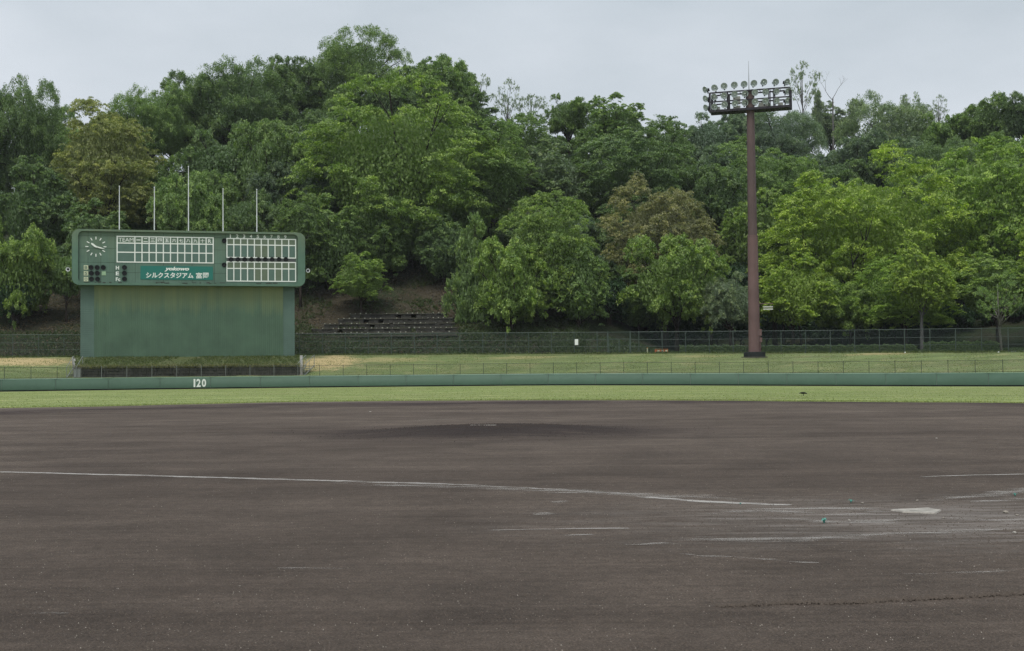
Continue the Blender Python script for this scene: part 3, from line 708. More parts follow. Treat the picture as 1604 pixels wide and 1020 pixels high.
# pillar
pxl, _ = L(126, 500, 0); pxr, _ = L(461.5, 500, 0); pcl, _ = L(147.5, 500, 0); pcr, _ = L(443.5, 500, 0)
ptop = zb + .25
nr = int((pcr - pcl) / .21); b = MB(); wv = (pcr - pcl) / nr
for i in range(nr):
    x = pcl + i * wv
    for (xa, ya), (xb, yb) in (((0, 0), (.10, 0)), ((.10, 0), (.13, .014)), ((.13, .014), (wv - .03, .014)), ((wv - .03, .014), (wv, 0))):
        b.quad((x + xa, ya, -.3), (x + xb, yb, -.3), (x + xb, yb, ptop), (x + xa, ya, ptop))
b.build('ribbed_cladding', M['pillar'], sb, kind='stuff')
MB().box(pxl + .03, pxr - .03, .05, 2.6, -.3, ptop).build('core', M['siding'], sb)
hh = .225
for xa, xb in ((pxl, pcl - .01), (pcr + .01, pxr)):
    z = -.25
    while z < ptop - .01:
        z1 = min(z + hh, ptop)
        m_ = MB(); m_.v = [(xa, -.02, z), (xb, -.02, z), (xb, .015, z1 - .012), (xa, .015, z1 - .012), (xa, .05, z), (xb, .05, z), (xb, .05, z1 - .012), (xa, .05, z1 - .012)]
        m_.f = [(0, 1, 2, 3), (4, 7, 6, 5), (0, 4, 5, 1), (3, 2, 6, 7), (0, 3, 7, 4), (1, 5, 6, 2)]
        m_.build('siding_board', M['siding'], sb); z += hh
MB().box(xl + 1.0, xr - 1.2, -.45, .0, ptop - .12, ptop - .02).build('soffit_lip', M['mossstone'], sb)
# flag poles stand on the roof of the board
for (u, vt, vb), lab in zip([(187, 292.5, 360), (241.8, 294, 361), (295.2, 261.5, 362), (349.3, 296.5, 363), (402.2, 297.5, 364)],
        ['white flag pole above the board, leftmost of the five', 'white flag pole on the board between the leftmost and the tall middle one', 'tallest white flag pole, rising from the middle of the scoreboard roof', 'white flag pole just right of the tall middle one', 'white flag pole above the board, rightmost of the five']):
    pt = onplane(u, vt, BO - bn * .3, bn); x = (pt - BO).dot(bt); top = pt.z
    base = BO + bt * x - bn * .3; zb0 = BO.z + zt_ - .0
    fp = empty('flag_pole', (base.x, base.y, zb0), label=lab, cat='flag pole', group='flag poles on the scoreboard')
    hgt = top - zb0
    MB().lathe([(.11, 0), (.11, .08), (.06, .12)], 10).build('base_flange', M['fencegrey'], fp)
    MB().tube([(0, 0, .05), (0, 0, hgt * .55), (0, 0, hgt)], [.060, .052, .040], 8).build('shaft', M['steelwhite'], fp)
    MB().lathe([(.001, hgt - .05), (.075, hgt), (.075, hgt + .05), (.001, hgt + .11)], 8).build('finial', M['steelwhite'], fp)
    MB().box(.055, .085, -.03, .03, .9, 1.05).build('cleat', M['fencegrey'], fp)
# "120" on the wall
t120 = th_of_u(312); t0_ = max(q for q in pad_ths if q <= t120); pA = Vector((*wall_pt(t0_ + .00012), 0)); pB = Vector((*wall_pt(t0_ + seg * 2 - .00012), 0))
tdir = (pB - pA).normalized(); ndir = Vector((tdir.y, -tdir.x, 0)); pc = Vector((*wall_pt(t120), 0)); pc = pA + tdir * max(1.0, min((pB - pA).length - 1.0, (pc - pA).dot(tdir)))
for ch, o_, w_ in (('1', -.48, .17), ('2', -.08, .42), ('0', .44, .42)):
    q = pc + tdir * o_ + ndir * .004; q.z = zfield(pc.x, pc.y) + .62
    glyphs(ch, w_, .80, M['white'], wall, q - wall.location, math.atan2(tdir.y, tdir.x), .03)

# ---------------------------------------------------------------- planted berm below the scoreboard
bl, br_ = th_of_u(117.5), th_of_u(471)
def berm(t, i):
    x, y = wall_pt(t); return x, y
bm_root = empty('retaining_wall', BO, label='dark mossy stone retaining wall and weedy bank below the scoreboard', cat='retaining wall')
tt = np.linspace(bl, br_, 90); base_y = .9
P = np.zeros((9, len(tt), 3))
for j, t in enumerate(tt):
    f = np.array(wp(t, 1.1, 1.0)); s = f[0] / f[1]
    # back point on the scoreboard foot line
    k = (t - bl) / (br_ - bl); bx = BO + bt * (pxl - .6 + (pxr - pxl + 1.2) * k) - bn * .25
    zf = 2.18 + .05 * math.sin(j * .9); zbk = BO.z + .03
    ft = np.array([f[0], f[1], zf]); bk = np.array([bx.x, bx.y, zbk])
    for i in range(9):
        q = i / 8; p_ = ft + (bk - ft) * q; p_[2] = zf + (zbk - zf) * (q ** .8) + (.06 * math.sin(j * 1.7 + i) if 0 < i < 8 else 0)
        P[i, j] = p_
me = grid_mesh('bank_top', P); me.transform(Matrix.Translation(-BO)); link('bank_top', me, M['berm'], bm_root)
lo = P[0].copy(); lo[:, 2] = .8
me = grid_mesh('stone_core', np.stack([lo + np.array([0, .25, 0]), P[0] + np.array([0, .25, -.02])]), False); me.transform(Matrix.Translation(-BO)); link('stone_core', me, M['rubber'], bm_root)
# end cheeks
for e in (0, -1):
    q = [P[0, e], P[4, e], P[8, e]]; b = MB(); w_ = .28 if e == 0 else -.28
    for a, c in zip(q, q[1:]):
        b.quad((a[0], a[1], .8), (c[0], c[1], .8), (c[0], c[1], c[2] + .06), (a[0], a[1], a[2] + .06)).quad((a[0] - w_, a[1], .8), (a[0] - w_, a[1], a[2] + .06), (c[0] - w_, c[1], c[2] + .06), (c[0] - w_, c[1], .8)).quad((a[0], a[1], a[2] + .06), (c[0], c[1], c[2] + .06), (c[0] - w_, c[1], c[2] + .06), (a[0] - w_, a[1], a[2] + .06))
    a = q[0]; b.quad((a[0], a[1], .8), (a[0], a[1], a[2] + .06), (a[0] - w_, a[1], a[2] + .06), (a[0] - w_, a[1], .8))
    o = b.build('end_wall', M['concrete'], bm_root); o.data.transform(Matrix.Translation(-BO))
b = MB()
for j in range(len(tt) - 1):
    a, c = P[0, j], P[0, j + 1]; L2 = math.hypot(*(c - a)[:2])
    for r in range(4):
        z0 = .95 + r * .31; nst = 1
        d = random.uniform(0, .10); hz = random.uniform(.25, .30); o0 = random.uniform(.0, .06)
        p0 = a + (c - a) * o0; p1 = a + (c - a) * (1 - random.uniform(.02, .08))
        n0 = len(b.v)
        for (p, y_) in ((p0, -d), (p1, -d), (p1, .3), (p0, .3)):
            b.v.append((p[0] - BO.x, p[1] + y_ - BO.y, z0 - BO.z)); 
        for (p, y_) in ((p0, -d + .03), (p1, -d + .03), (p1, .3), (p0, .3)):
            b.v.append((p[0] - BO.x, p[1] + y_ - BO.y, z0 + hz - BO.z))
        for q in ((4, 5, 6, 7), (0, 1, 5, 4), (1, 2, 6, 5), (3, 0, 4, 7)): b.f.append(tuple(n0 + i for i in q))
b.build('stone_facing', M['mossstone'], bm_root, kind='stuff')
# steel stairs with handrails at both ends of the retaining wall
for u, sg, lab in ((474, 1, 'steel steps with pipe handrails at the right end of the scoreboard bank'), (113, -1, 'small steel steps and handrail at the left end of the scoreboard bank')):
    t = th_of_u(u); f = Vector(wp(t, 1.0, WALLH - .1)); 
    st_ = empty('access_steps', f, -.15 * sg, label=lab, cat='steps')
    for k in range(6): MB().box(-.4, .4, k * .62, k * .62 + .5, .18 * k + .1, .18 * k + .15).build('step', M['fencegrey'], st_)
    for x in (-.45, .45):
        MB().tube([(x, 0, 0), (x, 0, 1.15), (x, 3.4, 2.25), (x, 3.4, 1.0)], .03, 6).build('handrail', M['fencegrey'], st_)
        MB().tube([(x, 0, .1), (x, 3.4, 1.15)], .045, 6).build('stringer', M['fencegrey'], st_)
        MB().tube([(x, 1.7, .5), (x, 1.7, 1.7)], .022, 6).build('baluster', M['fencegrey'], st_)
t = th_of_u(122); f = Vector(wp(t, .95, WALLH - .1))
cab = empty('cabinet', f, 0, label='weathered grey brown utility cabinet at the left foot of the scoreboard', cat='cabinet')
MB().box(-.36, .36, 0, .5, 0, 1.02).build('body', M['greybark'], cab)
MB().box(-.32, .32, -.025, -.002, .06, .96).build('door', M['fencegrey'], cab)
MB().box(-.40, .40, -.05, .55, 1.022, 1.07).build('lid', M['concrete'], cab)

# ---------------------------------------------------------------- terraced steps on the slope
ter = empty('terraced_steps', (atY(620, 505, 158)), label='dark mossy terraced stone steps on the slope above the tall fence', cat='terrace')
TO = ter.location
rows = [(521.5, 464, 718, 154.6), (514.5, 488, 716, 156.6), (507, 508, 713, 158.6), (499, 530, 710, 160.6), (491.5, 548, 700, 162.6)]
for ri, (v, ua, ub, Y) in enumerate(rows):
    pa, pb = atY(ua, v, Y), atY(ub, v - (ub - ua) * .003, Y)
    z = (pa.z + pb.z) / 2; nb = int((pb.x - pa.x) / .62); b = MB(); w_ = (pb.x - pa.x) / nb
    for i in range(nb):
        x0 = pa.x + i * w_
        if random.random() < .06: continue
        dz = random.uniform(-.035, .03); dy = random.uniform(-.06, .06)
        for q in range(2):
            b.box(x0 + .015 - TO.x, x0 + w_ - .015 - TO.x, Y + dy + .05 * q - TO.y, Y + .5 - TO.y, z - .62 + q * .3 + dz - TO.z, z - .62 + q * .3 + .28 + dz - TO.z)
    b.build('riser_blocks', M['mossstone'], ter, kind='stuff')
    b = MB()
    for i in range(nb):
        x0 = pa.x + i * w_; dz = random.uniform(-.02, .03)
        if random.random() < .1: continue
        b.box(x0 - TO.x, x0 + w_ * .97 - TO.x, Y - .05 - TO.y, Y + 2.05 - TO.y, z - .09 + dz - TO.z, z + .03 + dz - TO.z)
    b.build('tread_slabs', M['steptop'], ter, kind='stuff')
    b = MB(); ns = int((pb.x - pa.x) / .66)
    for i in range(ns):
        if random.random() < .22: continue
        x0 = pa.x + i * .66 + random.uniform(-.04, .04); s_ = random.uniform(.06, .13)
        b.box(x0 - TO.x, x0 + s_ * 1.3 - TO.x, Y - .10 - TO.y, Y + .1 - TO.y, z - .03 - TO.z, z + s_ - TO.z)
    b.build('edge_stones', M['palestone'], ter, kind='stuff')
# low kerb line running above the fence at the foot of the terrace
pa, pb = atY(462, 527.5, 153.2), atY(716, 523.5, 153.2)
kb = empty('kerb', pa, math.atan2(0, 1), label='thin pale concrete kerb running along the foot of the terraced steps', cat='kerb')
nk = 26
for i in range(nk):
    q = (pb - pa) * (i / nk); w_ = (pb.x - pa.x) / nk
    MB().box(0.01, w_ - .01, -.1, .3, -.16, .03).build('kerb_stone', M['steptop'], kb, loc=q)

# ---------------------------------------------------------------- floodlight tower
TY = 138.0
tb = atY(1182, 561, TY)
tw = empty('floodlight_tower', tb, label='tall brown steel floodlight tower with a wide lamp rack at its top', cat='floodlight tower')
def zv(u, v): return atY(u, v, TY).z - tb.z
zj = zv(1178, 370); zf0 = zv(1175, 176)
MB().lathe([(1.16, -.6), (1.16, .62), (1.10, .66), (.001, .67)], 28).build('footing', M['rubber'], tw)
MB().lathe([(1.45, .0), (1.45, .14), (1.17, .14)], 28).build('apron', M['steptop'], tw)
MB().lathe([(.63, .67), (.545, zj)], 28).build('lower_shaft', M['pole_low'], tw, True)
MB().lathe([(.546, zj - .02), (.575, zj - .02), (.575, zj + .08), (.51, zj + .08)], 28).build('joint_collar', M['pole_low'], tw)
MB().lathe([(.505, zj + .02), (.415, zf0 + .3)], 28).build('upper_shaft', M['pole_up'], tw, True)
# climbing hatch and box on the side
MB().box(.42, .74, -.42, -.12, 2.4, 3.1).box(.5, .78, -.40, -.14, 1.7, 2.2).build('control_box', M['pole_low'], tw)
MB().tube([(.62, -.3, .7), (.62, -.3, 2.45)], .05, 6).build('conduit', M['pole_low'], tw)
for k in range(22): MB().tube([(.40, .30, 3.4 + k * 1.15), (.78, .42, 3.4 + k * 1.15)], .025, 5).build('rung', M['frame'], tw)
# bracket of small lamps lower on the shaft
x = .6; z = zv(1198, 480)
o = MB().box(.45, 2.1, -.1, .0, z + .25, z + .33).box(.45, .6, -.12, .02, z - .9, z + .5).build('side_bracket', M['pole_low'], tw)
for k in (0, 1): MB().box(1.0, 2.05, -.12, -.02, z - .38 + k * .25, z - .24 + k * .25).build('tube_lamp', M['ballast'], o)
# lamp rack
HY = R(17)
hn = Vector((math.sin(HY) * -1, -math.cos(HY), 0)); ht = Vector((math.cos(HY), -math.sin(HY), 0))
HO = Vector((tb.x, tb.y, 0)) + hn * .75
def HL(u, v, off=0): p = onplane(u, v, HO + hn * off, hn); return (p - HO).dot(ht), p.z - tb.z
hx0, hzt0 = HL(1111.5, 147); hx1, hzt1 = HL(1237, 136); _, hzb0 = HL(1111.5, 178); _, hzb1 = HL(1237, 166.5)
hzt = (hzt0 + hzt1) / 2; hzb = (hzb0 + hzb1) / 2 ; hzm = (hzt + hzb) / 2 + .08
def hp(x, y, z): q = HO - tb + ht * x - hn * y; return (q.x, q.y, z)
def beam(p0, p1, w_, name='rack_beam', mat='frame'):
    p0, p1 = Vector(hp(*p0)), Vector(hp(*p1)); return MB().tube([p0, p1], w_, 4).build(name, M[mat], tw)
D = 1.5
for y in (0, D):
    for z, w_ in ((hzt, .10), (hzm, .09), (hzb + .12, .18)): beam((hx0, y, z), (hx1, y, z), w_)
    for k in range(7):
        x = hx0 + (hx1 - hx0) * [0, .04, .225, .46, .74, .80, 1][k]; beam((x, y, hzb), (x, y, hzt), .12 if k in (0, 2, 6) else .07)
for k in range(9):
    x = hx0 + (hx1 - hx0) * k / 8
    for z in (hzt, hzb + .08): beam((x, 0, z), (x, D, z), .035)
b = MB()
for k in range(30):
    x0 = hx0 + (hx1 - hx0) * k / 30; q = [hp(x0, .05, hzb - .02), hp(x0 + .22, .05, hzb - .02), hp(x0 + .22, D - .05, hzb - .02), hp(x0, D - .05, hzb - .02)]
    b.quad(*q); b.quad(*[(a[0], a[1], a[2] + .05) for a in q][::-1]); 
b.build('walkway_grating', M['frame'], tw, kind='stuff')
b = MB(); cxm = -hx0 / (hx1 - hx0) * (hx1 - hx0) + hx0
c = [hp(-.42, .15, hzb - .05), hp(.42, .15, hzb - .05), hp(.42, .95, hzb - .05), hp(-.42, .95, hzb - .05)]
b.v += c + [(p[0], p[1], hzt + .02) for p in c]; b.f += [(0, 3, 2, 1), (4, 5, 6, 7), (0, 1, 5, 4), (1, 2, 6, 5), (2, 3, 7, 6), (3, 0, 4, 7)]
b.build('head_column', M['pole_up'], tw)
for xa, za, w_, h_ in ((-1.5, hzb + .95, .75, .8), (-1.5, hzb + .12, .75, .6), (1.35, hzb + .15, .95, .75), (-3.6, hzb + .15, .5, .6), (3.2, hzb + .15, .5, .6)):
    b = MB(); c = [hp(xa - w_ / 2, .8, za), hp(xa + w_ / 2, .8, za), hp(xa + w_ / 2, 1.25, za), hp(xa - w_ / 2, 1.25, za)]
    b.v += c + [(p[0], p[1], p[2] + h_) for p in c]; b.f += [(0, 3, 2, 1), (4, 5, 6, 7), (0, 1, 5, 4), (1, 2, 6, 5), (2, 3, 7, 6), (3, 0, 4, 7)]
    b.build('ballast_box', M['ballast'], tw)
refl = MB().lathe([(.10, .42), (.13, .26), (.24, .14), (.345, .0), (.37, -.05), (.37, -.07), (.345, -.07)], 18, 'y').mesh('floodlight', True); refl.materials.append(M['lampgrey'])
inn = MB().lathe([(.344, -.07), (.32, .0), (.22, .13), (.10, .20), (.001, .21)], 18, 'y').mesh('reflector', True); inn.materials.append(M['lampin'])
gls = MB().lathe([(.343, -.055), (.2, -.075), (.001, -.085)], 18, 'y').mesh('lens', True); gls.materials.append(M['glass'])
blb = MB().lathe([(.001, -.04), (.06, -.01), (.085, .06), (.07, .13), (.04, .19)], 10, 'y').mesh('bulb', True); blb.materials.append(M['white'])
brk = MB().tube([(0, .25, -.02), (0, .25, -.50)], .075, 6).box(-.16, .16, .26, .44, -.30, .02).tube([(-.30, .06, 0), (-.30, .25, -.16), (.30, .25, -.16), (.30, .06, 0)], .025, 5).mesh('bracket'); brk.materials.append(M['frame'])
rows_ = [[(210, 515), (335, 490), (462, 467), (597, 452), (727, 442), (857, 430), (990, 415), (1147, 413), (1297, 412)],
         [(215, 635), (330, 612), (462, 597), (600, 577), (740, 570), (870, 553), (1012, 545), (1155, 540), (1305, 537)],
         [(220, 755), (335, 745), (468, 715), (607, 700), (738, 690), (872, 677), (1012, 668), (1160, 663), (1305, 660)]]
for ri, row in enumerate(rows_):
    for i, (zx, zy) in enumerate(row):
        x, z = HL(1080 + zx / 8.5, 80 + zy / 8.5, .15)
        yaw = [-R(62), -R(30), -R(14), -R(6), R(0), R(4), R(8), R(14), R(30)][i] + random.uniform(-.06, .06)
        p = hp(x, -.18, z)
        o = link('floodlight', refl, None, tw, loc=p, rot=(R(20), 0, yaw * 1.0))
        for nm, me in (('reflector', inn), ('lens', gls), ('bulb', blb), ('bracket', brk)): link(nm, me, None, o)
x, z = HL(1174, 95, -.4)
MB().tube([hp(-.1, .5, hzt), hp(-.1, .5, hzt + (z - hzt) * .5), hp(-.1, .5, z)], [.05, .03, .012], 6).build('lightning_rod', M['fencegrey'], tw)

# ---------------------------------------------------------------- foliage
def leaf_quads(C, Nrm, size, asp=.55):
    """rhombus leaves: centres C (n,3), normals Nrm (n,3), sizes (n)"""
    n = len(C); r = rng.normal(size=(n, 3)); a = np.cross(Nrm, r); a /= np.linalg.norm(a, axis=1, keepdims=True) + 1e-9
    b = np.cross(Nrm, a); s = size[:, None]
    V = np.stack([C - a * s, C - b * s * asp + Nrm * s * .12, C + a * s, C + b * s * asp + Nrm * s * .12], 1).reshape(-1, 3)
    return V
def unit(v): return v / (np.linalg.norm(v, axis=-1, keepdims=True) + 1e-9)
def make_crown(name, kind, n_lobes, n_cl, K, leaf, seed):
    g = np.random.default_rng(seed)
    # lobes tiered over a crown of unit radius, z 0..1, with an uneven outline
    az = g.uniform(0, 2 * np.pi, n_lobes); f1, f2, f3 = g.uniform(0, 6.28, 3)
    wob = 1 + .07 * np.sin(2 * az + f1) + .07 * np.sin(3 * az + f2) + .05 * np.sin(5 * az + f3)
    if kind == 'cone':
        h = g.uniform(0.05, .9, n_lobes); q = (1 - h) ** .75 * g.uniform(.45, .8, n_lobes)
    elif kind == 'dome':
        h = g.uniform(.04, .93, n_lobes) ** .85; q = np.where(h < .35, .82 + .22 * h, (1 - np.clip((h - .30) / .70, 0, 1) ** 2.1) ** .5 * .90) * g.uniform(.86, 1.0, n_lobes) * (1 + (wob - 1) * .6)
    elif kind == 'layer':
        h = g.uniform(.06, .92, n_lobes) ** .92; q = np.where(h < .38, .80 + .5 * h, (1 - np.clip((h - .25) / .72, 0, 1) ** 2.0) ** .5) * g.uniform(.62, .86, n_lobes) * wob
    else:
        h = g.uniform(.10, .90, n_lobes); q = np.sqrt(np.clip(1 - ((h - .46) / .54) ** 2, .02, 1)) * g.uniform(.58, .82, n_lobes) * wob
    lc = np.stack([q * np.cos(az), q * np.sin(az), h * (1 if kind == 'cone' else (.94 + .10 * np.sin(az + f2)))], 1)
    lr = g.uniform(.12, .24, n_lobes) * (.72 if kind in ('cone', 'dome') else 1.0)
    lz = lr * {'layer': .60, 'dome': .62, 'round': .80, 'cone': .6, 'airy': .7}[kind]
    # clumps on lobes
    li = g.integers(0, n_lobes, n_cl); o = unit(g.normal(size=(n_cl, 3))); 
    o[:, 2] = np.where((o[:, 2] < -.05) & (g.random(n_cl) < .90), -o[:, 2], o[:, 2])
    rad = g.uniform(.72, 1.08, n_cl)[:, None]
    cc = lc[li] + o * rad * np.stack([lr[li], lr[li], lz[li]], 1)
    # drop clumps deep in other lobes
    dd = (cc[:, None, :] - lc[None]) / np.stack([lr, lr, lz], 1)[None]
    inside = (np.linalg.norm(dd, axis=2) < .72).sum(1) > 0
    keep = ~inside | (g.random(n_cl) < .10); cc = cc[keep]; o = o[keep]; n = len(cc)
    outw = unit((cc - np.array([0, 0, .35])) * np.array([1, 1, .8])); outw = unit(outw * .55 + o * .6)
    up = np.array([0, 0, 1.0])
    hz = outw.copy(); hz[:, 2] = 0; hz = unit(hz + g.normal(size=(n, 3)) * .25 * np.array([1, 1, 0]))
    if kind in ('layer', 'dome'): ax1 = unit(hz + up * g.uniform(-.28, .22, n)[:, None]); nn = unit(up * 1.0 + outw * .55); sz = g.uniform(.050, .10, n); flat = .12; wid = .60
    elif kind == 'airy': ax1 = unit(hz + up * g.uniform(-.1, .9, n)[:, None]); nn = unit(up + outw * .4); sz = g.uniform(.05, .10, n); flat = .3; wid = .6
    elif kind == 'cone': ax1 = unit(hz + up * g.uniform(.1, .7, n)[:, None]); nn = unit(up + outw * .5); sz = g.uniform(.06, .13, n); flat = .22; wid = .45
    else: ax1 = unit(hz + up * g.uniform(-.4, .4, n)[:, None]); nn = unit(up * .6 + outw); sz = g.uniform(.045, .085, n); flat = .5; wid = .85
    ax2 = unit(np.cross(nn, ax1)); nn = unit(np.cross(ax1, ax2))
    nn = np.where(nn[:, 2:3] < 0, -nn, nn)
    p = g.normal(size=(n, K, 3)); p = unit(p) * g.random((n, K, 1)) ** .45
    q = p[..., 0:1] * ax1[:, None] * sz[:, None, None] + p[..., 1:2] * ax2[:, None] * (sz * wid)[:, None, None] + p[..., 2:3] * nn[:, None] * (sz * flat)[:, None, None]
    q[..., 2] -= (p[..., 0] ** 2 * sz[:, None]) * (.22 if kind in ('layer', 'dome', 'round') else .1)    # drooping tips
    C = (cc[:, None] + q).reshape(-1, 3)
    Nn = unit(np.repeat(nn, K, 0) + g.normal(size=(n * K, 3)) * (.40 if kind in ('layer', 'dome') else .5))
    S = leaf * g.uniform(.6, 1.3, n * K)
    ct = g.normal(.5, .21, n); T = np.clip(np.repeat(ct, K) + g.normal(0, .14, n * K), 0, 1)
    # inner leaves that close the crown, tinted darker as shade between the lobes
    if kind != 'airy':
        m = int(n * K * .22); pi = unit(g.normal(size=(m, 3))) * g.random((m, 1)) ** .4 * np.array([.66, .66, .36]) + np.array([0, 0, .47])
        if kind == 'cone': hh_ = g.random(m) ** 1.3; aa = g.uniform(0, 6.28, m); qq = (1 - hh_) ** .8 * .5 * np.sqrt(g.random(m)); pi = np.stack([qq * np.cos(aa), qq * np.sin(aa), hh_ * .9], 1)
        C = np.concatenate([C, pi]); Nn = np.concatenate([Nn, unit(g.normal(size=(m, 3)))]); S = np.concatenate([S, np.full(m, leaf * 1.5)]); T = np.concatenate([T, np.full(m, .35)])
    V = leaf_quads(C, Nn, S); me = bpy.data.meshes.new(name)
    fast(me, V, np.arange(len(V)).reshape(-1, 4))
    at = me.attributes.new('tint', 'FLOAT', 'FACE'); at.data.foreach_set('value', T.astype(np.float32))
    me.materials.append(M['leaf'])
    return me, lc
SPEC = {}
for k_ in range(3): SPEC['layer', 'L', k_] = make_crown('crown', 'layer', 84, 2300, 52, .0106, 10 + k_)
for k_ in range(3): SPEC['round', 'L', k_] = make_crown('crown', 'round', 72, 2700, 38, .0103, 20 + k_)
for k_ in range(2): SPEC['layer', 'M', k_] = make_crown('crown', 'layer', 38, 1050, 44, .0175, 30 + k_)
for k_ in range(3): SPEC['round', 'M', k_] = make_crown('crown', 'round', 34, 1150, 38, .0178, 40 + k_)
for k_ in range(2): SPEC['round', 'S', k_] = make_crown('crown', 'round', 16, 420, 30, .034, 50 + k_)
for k_ in range(2): SPEC['dome', 'L', k_] = make_crown('crown', 'dome', 120, 2600, 54, .0098, 80 + k_)
SPEC['cone', 'M', 0] = make_crown('crown', 'cone', 40, 800, 30, .022, 60)
for k_ in range(2): SPEC['airy', 'M', k_] = make_crown('crown', 'airy', 30, 420, 14, .020, 70 + k_)
def trunk_mesh(lc, rx, rz, h0, rad, seed, spread=1.0, lean=0.0):
    """trunk from z=0 (ground) up to crown base h0, limbs to lobes; metres"""
    g = random.Random(seed); b = MB(); top = Vector((lean, 0, h0 + rz * .30))
    b.tube([(0, 0, -.6), (lean * .15, 0, h0 * .25), (lean * .6, 0, h0 * .7), tuple(top), (lean, 0, h0 + rz * .75)], [rad * 1.35, rad, rad * .85, rad * .6, rad * .15], 8)
    idx = list(range(len(lc))); g.shuffle(idx)
    for i in idx[:14]:
        c = lc[i]; e = Vector((lean + c[0] * rx, c[1] * rx, h0 + c[2] * rz)); s = Vector((lean * .8, 0, h0 * g.uniform(.75, 1.0) + rz * g.uniform(0, .2)))
        m = s.lerp(e, .5) + Vector((0, 0, rz * .06)) + Vector((g.uniform(-.3, .3), g.uniform(-.3, .3), 0))
        b.tube([s, m, e], [rad * .42, rad * .26, rad * .08], 5, False)
        for q in range(2):
            e2 = e + Vector((g.uniform(-1, 1), g.uniform(-1, 1), g.uniform(.1, .8))) * rx * .16
            b.tube([m.lerp(e, .5), e2], [rad * .14, rad * .04], 4, False)
    return b.mesh('trunk', True)
ti = [0]; SKIP = set([76, 77, 78, 81, 82, 83, 84, 86, 90, 91, 92, 106, 107, 108, 111, 116, 118, 119, 121, 127, 128, 129, 130, 131, 132, 133, 134, 145, 152, 153, 154, 155, 156, 159, 161, 162, 163, 164, 166, 171, 173, 174, 179, 183, 195, 196, 197, 198, 199, 218, 219, 221, 223, 224, 225, 226, 227, 228, 229, 230, 233, 234, 235, 236, 237, 238, 239, 240, 241])  # trees the photograph shows nothing of
